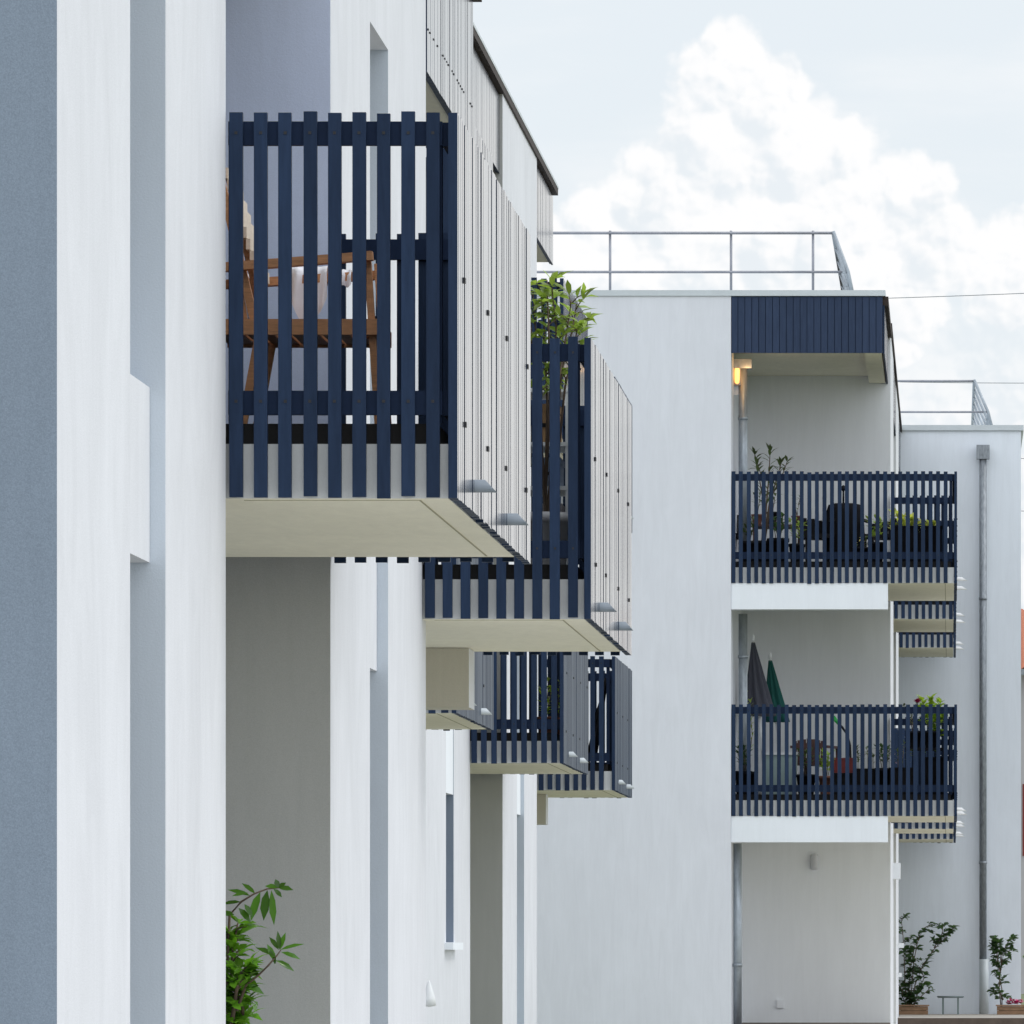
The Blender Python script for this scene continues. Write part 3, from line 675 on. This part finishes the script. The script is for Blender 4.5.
m = MB(); m.tube([(x - .02, 74.2, FL2 + .85), (x - .02, 74.2, FL2 + 1.0)], .012, 8); m.lathe((x - .02, 74.2, FL2 + 1.0), [(.01, 0), (.035, .02), (.035, .05), (.008, .075)], 10); m.build('handle', M['blackpl'], bq)
potted('planter', 'long dark planter with pale yellow leaves at the outer end of the upper corner balcony', 917, 72.75, FL2, .30, .46, 'charcoal', 'yellowleaf',
       [[(893 + k*6.0, 545), (892 + k*6.2, 530), (891 + k*6.0 + R.uniform(-3, 3), 514 + k*1.6)] for k in range(8)], .095, .06, 22, cat='planter', square=True)
def slat_table(px0, px1, Y, zf, h, m, label, d=.5):
    x0, x1 = X(px0, Y), X(px1, Y); t = thing('side_table', label, 'table', ((x0+x1)/2, Y, zf))
    b = MB(); k = Y
    while k < Y + d: b.box(x0, x1, k, k + .07, zf + h - .025, zf + h); k += .08
    b.build('table_top', M[m], t)
    for xx in (x0 + .03, x1 - .03):
        for yy in (Y + .04, Y + d - .06): MB().box(xx - .02, xx + .02, yy - .02, yy + .02, zf, zf + h - .026).build('leg', M[m], t)
    return t
slat_table(752, 802, 74.6, FL2, .62, 'redwood', 'reddish wooden plant table at the left of the upper corner balcony')
for px, h, lab in ((757, .14, 'small terracotta pot at the left end of the wooden plant table'), (772, .17, 'dark pot in the middle of the wooden plant table'), (797, .12, 'small terracotta pot at the right end of the wooden plant table')):
    potted('potted_plant', lab, px, 74.85, FL2 + .62, .07, h, 'terra' if px != 772 else 'blackpl', 'oleander', [[(px, 515), (px - 2, 505), (px - 3, 495)], [(px, 515), (px + 2, 504), (px + 3, 496)]], .06, .02, 8, group='pots on the wooden plant table')
potted('flower_pot', 'black pot of small yellow flowers in front of the covered barbecue', 861, 73.2, FL2, .1, .24, 'blackpl', 'oleander', [[(858, 555), (856, 545), (855, 535)], [(862, 555), (864, 545), (866, 538)]], .05, .02, 9, flowers=('yellow', [(858, 540, 4, 5)], .022), cat='flower pot')
armchair(738, 73.9, FL2, 'black garden chair in the left corner of the upper corner balcony', 'blackpl', .26, .7, .1)

# ------------------------------------------------------------------ right building, lower corner balcony
def parasol(px_tip, py_tip, px_bot, Y, zf, rbot, py_skirt, m, label, pole=True):
    tip = at(px_tip, py_tip, Y); base = Vector((X(px_bot, Y), Y, zf)); zt = tip.z
    lean = ((tip.x - base.x) / (zt - zf), 0)
    t = thing('parasol', label, 'parasol', base, 'closed parasols on the lower corner balcony')
    L0 = zt - Zr(py_skirt, Y)
    prof = [(.004, 0), (.022, -.04), (.035, -.12)] + [(.035 + (rbot - .035) * k, -.12 - (L0 - .12) * k) for k in (.12, .25, .4, .55, .7, .85, 1.)]
    prof = [(r_, zt - zf + z_) for r_, z_ in prof][::-1]
    mb = MB(); mb.lathe(base, prof, 56, 0, .22, 8, lean); mb.build('canopy', M[m], t)
    p = MB(); p.tube([base + Vector((0, 0, .04)), tip + Vector((0, 0, .0))], .018, 10); p.build('pole', M['pvc'], t)
    p = MB(); p.lathe(tip, [(.018, -.015), (.02, .03), (.016, .06), (.005, .075)], 10); p.build('finial', M['pvc'], t)
    p = MB(); p.lathe(base, [(.2, 0), (.2, .05), (.05, .07), (.03, .2), (.025, .2)], 18); p.build('base', M['greyplastic'], t)
parasol(753, 640, 766, 73.7, FL1, .175, 716, 'canvas', 'closed dark grey parasol, the taller one, on the lower corner balcony')
parasol(770, 658, 784, 74.2, FL1, .14, 722, 'green', 'closed green parasol beside the grey one on the lower corner balcony')
potted('potted_plant', 'tall narrow leafy plant beside the pipe at the left of the lower corner balcony', 747, 73.1, FL1, .12, .3, 'blackpl', 'olive',
       [[(747, 770), (745, 730), (743, 690)], [(748, 770), (748, 730), (746, 695)], [(748, 770), (752, 735), (750, 702)], [(746, 770), (741, 740), (741, 715)]], .085, .02, 26, up=.6)
x0, x1 = X(764, 73.1), X(797, 73.1)
t = thing('storage_tub', 'pale green plastic tub with a white rim below the parasols', 'tub', ((x0+x1)/2, 73.3, FL1))
m = MB(); m.add([(x0+.02, 73.05, FL1), (x1-.02, 73.05, FL1), (x1-.02, 73.4, FL1), (x0+.02, 73.4, FL1), (x0, 73.0, FL1+.5), (x1, 73.0, FL1+.5), (x1, 73.45, FL1+.5), (x0, 73.45, FL1+.5)], [(3,2,1,0),(4,5,6,7),(0,1,5,4),(1,2,6,5),(2,3,7,6),(3,0,4,7)]); m.build('body', M['mint'], t)
MB().box(x0 - .02, x1 + .02, 72.98, 73.47, FL1 + .501, FL1 + .535).build('rim', M['pvc'], t)
armchair(815, 73.8, FL1, 'reddish wooden garden chair in the middle of the lower corner balcony', 'redwood', .44, .72, math.pi*.9)
x0, x1 = X(833, 73.3), X(854, 73.3)
b = MB(); b.box(x0, x1, 73.3, 73.6, FL1, FL1 + .26); b.box(x0 - .008, x1 + .008, 73.29, 73.61, FL1 + .26, FL1 + .29)
tag(b.build('planter_crate', M['blackpl']), 'black crate under the dark red crate on the lower corner balcony', 'crate')
b = MB(); b.box(x0, x1, 73.31, 73.59, FL1 + .292, FL1 + .45); b.box(x0 - .01, x1 + .01, 73.3, 73.6, FL1 + .45, FL1 + .475)
tag(b.build('plastic_crate', M['red']), 'dark red crate stacked on the black crate on the lower corner balcony', 'crate')
t = thing('watering_wand', 'thin curved watering wand with a bright green tip beside the red crate', 'watering wand', (X(851, 73.7), 73.7, FL1))
pts = [Vector((X(851, 73.7), 73.7, FL1))] + [at(a, b_, 73.7) for a, b_ in ((851, 770), (850, 745), (847, 734), (842, 727), (838, 723))]
MB().tube(pts, .014, 8).build('hose', M['blackpl'], t)
MB().tube([at(839, 724, 73.7), at(833, 717, 73.7)], [.022, .028], 10).build('nozzle', M['brightgreen'], t)
potted('planter', 'dark planter with a small bushy plant right of the red crate', 868, 73.3, FL1, .17, .34, 'blackpl', 'oleander', [[(858 + 5*k, 770), (858 + 5*k, 758), (857 + 5*k, 748 + (k % 2)*5)] for k in range(4)], .06, .028, 14, cat='planter', square=True, flowers=('lav', [(864, 752, 4, 5)], .022))
potted('planter', 'dark planter with small purple and pale flowers on the lower corner balcony', 903, 72.9, FL1, .16, .34, 'blackpl', 'oleander', [[(893 + 5*k, 770), (893 + 5*k, 758), (892 + 6*k, 744 + (k % 2)*7)] for k in range(4)], .06, .024, 12, cat='planter', square=True, flowers=('lav', [(897, 757, 6, 9)], .024))
potted('planter', 'dark planter below the lime green plant at the outer end of the lower corner balcony', 936, 72.7, FL1, .14, .46, 'charcoal', 'oleander', [[(925 + 6*k, 765), (925 + 6*k, 758), (924 + 6*k, 752)] for k in range(3)], .05, .022, 8, cat='planter', square=True)
t = thing('plant_stand', 'tall dark plant stand at the outer end of the lower corner balcony', 'plant stand', (X(925, 73.3), 73.3, FL1))
m = MB(); m.box(X(905, 73.3), X(946, 73.3), 73.15, 73.45, Zr(748, 73.3) - .03, Zr(748, 73.3)); m.build('shelf', M['blackpl'], t)
for px in (907, 944):
    for dy in (-.13, .13): MB().box(X(px, 73.3) - .012, X(px, 73.3) + .012, 73.3 + dy - .012, 73.3 + dy + .012, FL1, Zr(748, 73.3) - .03).build('leg', M['blackpl'], t)
zS = Zr(748, 73.3) + .002
potted('flower_pot', 'lime green leafy plant in a black pot on the tall plant stand', 932, 73.3, zS, .11, .2, 'blackpl', 'lime',
       [[(932, 733), (930, 715), (922, 701)], [(932, 733), (932, 715), (931, 700)], [(933, 733), (937, 715), (940, 703)], [(933, 733), (938, 722), (943, 716)], [(931, 733), (936, 728), (940, 734)], [(931, 733), (926, 720), (920, 710)]], .11, .075, 28, cat='flower pot')
potted('flower_pot', 'black pot with one magenta flower left of the lime green plant', 914, 73.3, zS, .09, .2, 'blackpl', 'oleander',
       [[(914, 733), (917, 715), (917, 703)], [(913, 733), (909, 715), (904, 706)], [(914, 733), (912, 720), (911, 711)]], .06, .03, 16, cat='flower pot', flowers=('pink', [(917.5, 701, 2, 9)], .045))

# more pots crowding the corner balconies
for px, py, z, Y, r, h, pm, lm, lab in (
    (748, 540, FL2, 73.0, .11, .30, 'blackpl', 'oleander', 'black pot with dark leaves in front of the left corner chair, upper corner balcony'),
    (778, 532, FL2, 73.1, .13, .34, 'charcoal', 'ivy', 'charcoal pot of bushy dark leaves before the wooden plant table, upper corner balcony'),
    (797, 545, FL2, 72.9, .10, .26, 'blackpl', 'olive', 'black pot with a low green plant left of the low chair, upper corner balcony'),
    (876, 542, FL2, 72.9, .10, .28, 'blackpl', 'olive', 'black pot with a green plant between barbecue and long planter, upper corner balcony'),
    (743, 765, FL1, 72.9, .10, .30, 'charcoal', 'ivy', 'charcoal pot at the far left end of the lower corner balcony'),
    (806, 772, FL1, 72.9, .12, .26, 'blackpl', 'oleander', 'black pot with leaves in front of the wooden chair, lower corner balcony'),
    (826, 772, FL1, 72.85, .09, .24, 'terra', 'lime', 'terracotta pot with light green leaves left of the red crate, lower corner balcony'),
    (884, 765, FL1, 73.0, .11, .34, 'blackpl', 'ivy', 'black pot of dark leaves between the two planters, lower corner balcony')):
    dy = -(h * 81)
    f0 = 946 - (z + h) * 6000 / Y
    potted('potted_plant', lab, px, Y, z, r, h, pm, lm, [[(px + k*2, f0), (px + k*4, f0 - 10), (px + k*6 + R.uniform(-2, 2), f0 - 19 - 4*R.random())] for k in (-1, -.3, .4, 1)], .075, .04, 15, group='pots crowding the corner balconies')

# ------------------------------------------------------------------ terrace at the foot of the wing
Yt = 90.6; ZT = -1.034
def climber(px0, px1, label, paths, leafm, n, flowers=None, stemr=.01):
    x0, x1 = X(px0, Yt), X(px1, Yt); t = thing('climbing_plant', label, 'climbing plant', ((x0+x1)/2, Yt, ZT), 'climbers in wooden planters')
    m = MB(); zt = Zr(1006, Yt)
    for i in range(2):
        za = ZT + i*(zt - ZT)/2 + .0; zb = za + (zt - ZT)/2 - .006
        m.box(x0, x1, Yt - .2, Yt - .175, za, zb); m.box(x0, x1, Yt + .175, Yt + .2, za, zb)
        m.box(x0, x0 + .025, Yt - .174, Yt + .174, za, zb); m.box(x1 - .025, x1, Yt - .174, Yt + .174, za, zb)
    m.box(x0 - .02, x1 + .02, Yt - .225, Yt - .165, zt, zt + .02); m.build('planter_box', M['plank'], t)
    MB().box(x0 + .026, x1 - .026, Yt - .173, Yt + .173, ZT + .01, zt - .02).build('soil', M['soil'], t)
    st = MB(); lf = MB()
    for p in paths:
        pts = [Vector((X(a, Yt), Yt + R.gauss(0, .04), Zr(b, Yt))) for a, b in p[:-1]]
        st.tube(pts, [stemr * (1 - .6*i/(len(pts)-1)) for i in range(len(pts))], 6); twigs(st, lf, pts, max(5, p[-1] // 5), .12, 5, .10, .075, t0=.08, up=.15)
    st.build('stem', M['bark'], t); lf.build('foliage', [M[leafm]], t)
    if flowers:
        fl = MB()
        for k in range(26):
            p = Vector((X(R.uniform(*flowers), Yt), Yt - R.uniform(.02, .2), zt + R.uniform(.02, .09)))
            for q in range(4): fl.leaf(p, rdir(.5), Vector((0, 0, 1)), .05, .045)
        fl.build('blossom', M['pink'], t)
climber(899, 928, 'large sparse climber spreading over the grey wing wall beside the white corner',
        [[(908, 1008), (905, 985), (904, 955), (903, 935), (901, 916), 80], [(910, 1008), (912, 985), (914, 960), (918, 940), (924, 928), (932, 924), 70], [(911, 1008), (915, 985), (923, 965), (935, 948), (944, 940), (947, 935), (954, 928), 95],
         [(909, 1008), (909, 985), (911, 965), (915, 945), 60], [(912, 1008), (919, 990), (924, 978), (921, 968), 40], [(908, 1008), (903, 998), (902, 985), 40], [(912, 1008), (917, 1000), (925, 993), (930, 988), 30], [(934, 948), (942, 934), (943, 926), 12], [(908, 1008), (910, 1002), (914, 996), 40]], 'ivy', 60)
climber(997, 1026, 'small climber with a leafy top and pink flowers at its foot, right of the drainpipe',
        [[(1001, 1008), (999, 985), (1001, 965), (1000, 950), (1001, 938), 60], [(1002, 1008), (1002, 990), (998, 968), (997, 952), (991, 940), 50], [(1001, 970), (1002, 955), (1006, 945), (1012, 937), 36], [(1000, 975), (1002, 962), (1004, 954), (1010, 950), 26], [(1000, 972), (997, 955), (999, 945), 40], [(1003, 1000), (999, 990), (996, 992), 10]], 'ivy', 60, (1007, 1022))
x0, x1 = X(937, 90.4), X(964, 90.4); zt = Zr(996, 90.4)
t = thing('garden_bench', 'small grey green metal stool against the wing wall between the two climbers', 'stool', ((x0+x1)/2, 90.6, ZT))
m = MB(); m.lathe(((x0+x1)/2, 90.65, zt - .03), [(.02, 0), ((x1-x0)*.47, .0), ((x1-x0)*.5, .012), ((x1-x0)*.5, .028), (.02, .03)], 24); m.build('seat', M['steelgreen'], t)
for px in (943, 958):
    for dy in (.12, -.12): MB().box(X(px, 90.6) - .014, X(px, 90.6) + .014, 90.65 + dy - .014, 90.65 + dy + .014, ZT, zt - .028).build('leg', M['steelgreen'], t)

# ------------------------------------------------------------------ beyond the wing: house, hedge, cables
HY = 200
t = thing('house', 'house with a red tiled roof just visible at the right edge beyond the wing', 'house', (4.6, HY + 5, GZ))
m = MB(); m.box(2.2, 7.0, HY, HY + 11, GZ, 9.2); m.build('wall', M['housewall'], t)
m = MB(); z0, z1 = 9.21, 11.5; n = 60; vs = []; fs = []
for i in range(n + 1):
    xx = 1.95 + 5.3 * i / n; dz = .06 * abs(math.sin(i * math.pi / 2)); vs += [(xx, HY - .6, z0 + dz), (xx, HY + 5.5, z1 + dz), (xx, HY + 11.6, z0 + dz)]
for i in range(n): fs += [(3*i, 3*i+3, 3*i+4, 3*i+1), (3*i+1, 3*i+4, 3*i+5, 3*i+2)]
m.add(vs, fs); m.build('roof', M['tile'], t)
MB().box(1.9, 7.3, HY - .75, HY - .61, 9.0, 9.2).build('gutter', M['pipe'], t)
for xx, za, zb in ((2.35, 3.0, 5.4), (4.9, 3.0, 5.4), (4.9, -.6, 1.5)):
    f = MB(); f.box(xx, xx + 1.6, HY - .06, HY - .001, za, zb); fo = f.build('window', M['red'], t)
    for q in (.12, .86): MB().box(xx + q, xx + q + .62, HY - .08, HY - .061, za + .12, zb - .12).build('pane', M['glass'], fo)
t = thing('hedge_shrub', 'bright green shrub at the right edge behind the corner of the wing', 'shrub', (2.6, 108, GZ))
st = MB(); lf = MB()
for k in range(14):
    b0 = Vector((2.6 + R.gauss(0, .3), 108 + R.gauss(0, .3), GZ)); tp = b0 + Vector((R.uniform(-1.4, 1.4), R.gauss(0, .7), R.uniform(1.2, 2.1))); md = b0.lerp(tp, .5) + Vector((0, 0, .25))
    st.tube([b0, md, tp], [.03, .02, .008], 6); branch_leaves(lf, [b0, md, tp], 150, .13, .07, t0=.15, up=.3)
    for q in range(3):
        e = tp + Vector((R.gauss(0, .4), R.gauss(0, .3), R.gauss(0, .25))); branch_leaves(lf, [md, e], 70, .12, .07)
st.build('stem', M['bark'], t); lf.build('foliage', [M['hedge']], t)
def cable(p, q, sag, label):
    p, q = Vector(p), Vector(q); pts = [p.lerp(q, i/24) - Vector((0, 0, sag * 4 * (i/24) * (1 - i/24))) for i in range(25)]
    return tag(MB().tube(pts, .009, 6).build('overhead_cable', M['pipe']), label, 'cable', 'cables in the sky at the right')
cable(at(700, 302, 140), at(1300, 278, 140), .1, 'thin overhead cable running from the corner of the front roof to the right edge')
cable(at(900, 382, 150), at(1300, 380, 150), .05, 'thin overhead cable level with the top rail of the wing roof')
cable(at(960, 457, 150), at(1300, 452, 150), .1, 'thin overhead cable right of the wing, upper of two below its roof')
cable(at(960, 509, 150), at(1300, 507, 150), .1, 'thin overhead cable right of the wing, lower of two below its roof')

# ------------------------------------------------------------------ sky: Nishita with a haze veil, broken cloud and one big cumulus
SUN_EL, SUN_AZ = 52, 82            # azimuth in degrees clockwise from +Y (the view direction)
wd = bpy.data.worlds.new('World'); sc.world = wd; wd.use_nodes = True
N = wd.node_tree.nodes; L = wd.node_tree.links; N.clear()
out = N.new('ShaderNodeOutputWorld'); bg = N.new('ShaderNodeBackground'); L.new(bg.outputs[0], out.inputs[0])
sky = N.new('ShaderNodeTexSky'); sky.sky_type = 'NISHITA'; sky.sun_disc = False
sky.sun_elevation = math.radians(SUN_EL); sky.sun_rotation = math.radians(SUN_AZ); sky.dust_density = 1.5
def mth(op, a, b=None, c=None, clamp=False):
    n = N.new('ShaderNodeMath'); n.operation = op; n.use_clamp = clamp
    for i, v in enumerate((a, b, c)):
        if v is None: continue
        if isinstance(v, (int, float)): n.inputs[i].default_value = v
        else: L.new(v, n.inputs[i])
    return n.outputs[0]
def vm(op, a, b):
    n = N.new('ShaderNodeVectorMath'); n.operation = op
    for i, v in enumerate((a, b)):
        if isinstance(v, tuple): n.inputs[i].default_value = v
        else: L.new(v, n.inputs[i])
    return n
def sstep(x, a, b):
    n = N.new('ShaderNodeMapRange'); n.interpolation_type = 'SMOOTHSTEP'; L.new(x, n.inputs[0])
    n.inputs[1].default_value = a; n.inputs[2].default_value = b; return n.outputs[0]
def mixc(f, a, b):
    n = N.new('ShaderNodeMix'); n.data_type = 'RGBA'
    for i, v in ((0, f), (6, a), (7, b)):
        if isinstance(v, float): n.inputs[i].default_value = v
        elif isinstance(v, tuple): n.inputs[i].default_value = (*v, 1)
        else: L.new(v, n.inputs[i])
    return n.outputs[2]
tc = N.new('ShaderNodeTexCoord'); sp_ = N.new('ShaderNodeSeparateXYZ'); L.new(tc.outputs['Generated'], sp_.inputs[0])
az = mth('ARCTAN2', sp_.outputs[0], sp_.outputs[1]); el = mth('ARCSINE', sp_.outputs[2])
K = 60.0                                   # one unit = 1/60 rad
cb = N.new('ShaderNodeCombineXYZ'); L.new(mth('MULTIPLY', az, K), cb.inputs[0]); L.new(mth('MULTIPLY', el, K), cb.inputs[1])
q0 = cb.outputs[0]
def vor(vec, scale, detail=3.0, rough=.55, smooth=.35):
    n = N.new('ShaderNodeTexVoronoi'); n.voronoi_dimensions = '2D'; n.feature = 'F1'; n.normalize = True
    n.inputs['Scale'].default_value = scale; n.inputs['Detail'].default_value = detail; n.inputs['Roughness'].default_value = rough
    n.inputs['Lacunarity'].default_value = 2.2; n.inputs['Randomness'].default_value = 1
    L.new(vec, n.inputs['Vector']); return n.outputs['Distance']
def wnoise(vec, scale, detail=4, rough=.55):
    n = N.new('ShaderNodeTexNoise'); n.inputs['Scale'].default_value = scale; n.inputs['Detail'].default_value = detail; n.inputs['Roughness'].default_value = rough
    L.new(vec, n.inputs['Vector']); return n
wn = wnoise(q0, 2.0, 4, .5)
off = vm('SCALE', vm('SUBTRACT', wn.outputs['Color'], (.5, .5, .5)).outputs[0], (0, 0, 0)); off.inputs['Scale'].default_value = .24
q = vm('ADD', q0, off.outputs[0]).outputs[0]
# lobes of the cumulus: (azimuth, elevation, radius) in 1/60 rad
lob = [(732,76,46),(704,72,30),(712,98,40),(765,112,50),(715,150,58),(800,160,62),(845,150,36),(672,200,58),(635,205,40),(600,228,42),(568,262,45),
       (830,230,72),(900,200,42),(922,190,30),(935,255,50),(1005,275,55),(1080,260,70),(1180,230,90),(1340,210,130),(525,290,60),(430,300,70),(250,280,110),
       (770,250,62),(710,262,66),(640,290,56),(880,300,70)]
def lobes(qv, k):
    d = None
    for a, b_, r_ in lob:
        v = mth('SUBTRACT', r_/100, vm('DISTANCE', qv, ((a - VX)/100, (VY - b_)/100, 0)).outputs['Value'])
        d = v if d is None else mth('SMOOTH_MAX', d, v, k)
    return d
d = lobes(q, .06)
dl = lobes(vm('ADD', q, (.10, .15, 0)).outputs[0], .06)
hv = vor(q, 2.3, 2, .45); hv2 = vor(vm('ADD', q, (.045, .06, 0)).outputs[0], 2.3, 2, .45)
d2 = mth('ADD', d, mth('MULTIPLY', mth('SUBTRACT', .42, hv), .40))
window = mth('MULTIPLY', sstep(az, -.7, -.35), mth('SUBTRACT', 1.0, sstep(az, .45, .8)))
window = mth('MULTIPLY', window, mth('SUBTRACT', 1.0, sstep(el, .26, .42)))
window = mth('MULTIPLY', window, mth('GREATER_THAN', sp_.outputs[2], -.02))
base_fill = mth('MULTIPLY', mth('SUBTRACT', 1.0, sstep(el, .082, .12)), .85)
mask = mth('MAXIMUM', sstep(d2, -.03, .11), base_fill)
relief = mth('SUBTRACT', hv2, hv)
big = mth('SUBTRACT', d, dl)
soft = wnoise(q, 1.2, 3).outputs[0]
br = mth('ADD', mth('ADD', mth('MULTIPLY', relief, .42), .925), mth('MULTIPLY', mth('SUBTRACT', soft, .5), .30))
br = mth('ADD', br, mth('MULTIPLY', mth('MINIMUM', big, .09), .48))
br = mth('MINIMUM', mth('MAXIMUM', br, .80), 1.02)
ccol = mixc(sstep(br, .80, .97), (.83, .88, .922), (1.0, 1.0, 1.005))
base = vm('SCALE', sky.outputs[0], (0, 0, 0)); base.inputs['Scale'].default_value = .10
hz = mixc(.86, base.outputs[0], (.885, .945, .99))
# everywhere else: haze with scattered bright cloud, brightest behind the viewer
wide = wnoise(tc.outputs['Generated'], 2.6, 4, .6).outputs[0]
sA = mixc(sstep(wide, .42, .62), hz, (1.15, 1.18, 1.23))
rear = sstep(mth('MULTIPLY', sp_.outputs[1], -1.0), -.75, .35)
east = mth('MULTIPLY', sstep(az, .03, .075), mth('SUBTRACT', 1.0, sstep(az, 1.0, 1.5)))  # added brightness in the unseen sky at right, for glare on side boards
def scaled(c, f):
    n = vm('SCALE', c, (0, 0, 0)); L.new(f, n.inputs['Scale']); return n.outputs[0]
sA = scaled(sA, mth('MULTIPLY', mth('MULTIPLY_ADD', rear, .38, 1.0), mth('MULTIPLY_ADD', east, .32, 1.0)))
wisp = wnoise(vm('MULTIPLY', q0, (.25, 1.0, 1)).outputs[0], .9, 5).outputs[0]
sB = mixc(mth('MULTIPLY', sstep(wisp, .42, .75), .5), hz, (.95, .965, .98))
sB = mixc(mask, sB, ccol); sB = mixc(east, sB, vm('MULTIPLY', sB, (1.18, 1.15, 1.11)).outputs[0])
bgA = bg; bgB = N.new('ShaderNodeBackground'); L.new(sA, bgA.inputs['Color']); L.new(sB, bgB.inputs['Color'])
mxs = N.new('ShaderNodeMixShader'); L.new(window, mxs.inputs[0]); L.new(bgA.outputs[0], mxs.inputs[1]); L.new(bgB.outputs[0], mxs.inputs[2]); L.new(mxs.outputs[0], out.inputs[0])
wd.cycles.sampling_method = 'MANUAL'; wd.cycles.sample_map_resolution = 512

sd = bpy.data.lights.new('Sun', 'SUN'); sd.energy = .72; sd.angle = math.radians(12); sd.color = (1, .96, .90)
so = bpy.data.objects.new('Sun', sd); col.objects.link(so)
e, a = math.radians(SUN_EL), math.radians(SUN_AZ)
so.rotation_euler = Vector((math.sin(a)*math.cos(e), math.cos(a)*math.cos(e), math.sin(e))).to_track_quat('Z', 'Y').to_euler()
so.location = (20, 0, 40)

cd = bpy.data.cameras.new('Camera'); co = bpy.data.objects.new('Camera', cd); col.objects.link(co); sc.camera = co
co.location = (0, 0, H); co.rotation_euler = (math.pi/2, 0, 0)
cd.sensor_width = 36; cd.sensor_fit = 'HORIZONTAL'; cd.lens = 36 * F / 1024
cd.shift_x = -(VX - 512) / 1024; cd.shift_y = (VY - 512) / 1024
cd.clip_start = .1; cd.clip_end = 5000
for o in bpy.data.objects:
    if '_o' in o: del o['_o']
sc.view_settings.view_transform = 'Standard'; sc.view_settings.look = 'None'; sc.view_settings.exposure = 0
sc.cycles.max_bounces = 8; sc.cycles.diffuse_bounces = 5
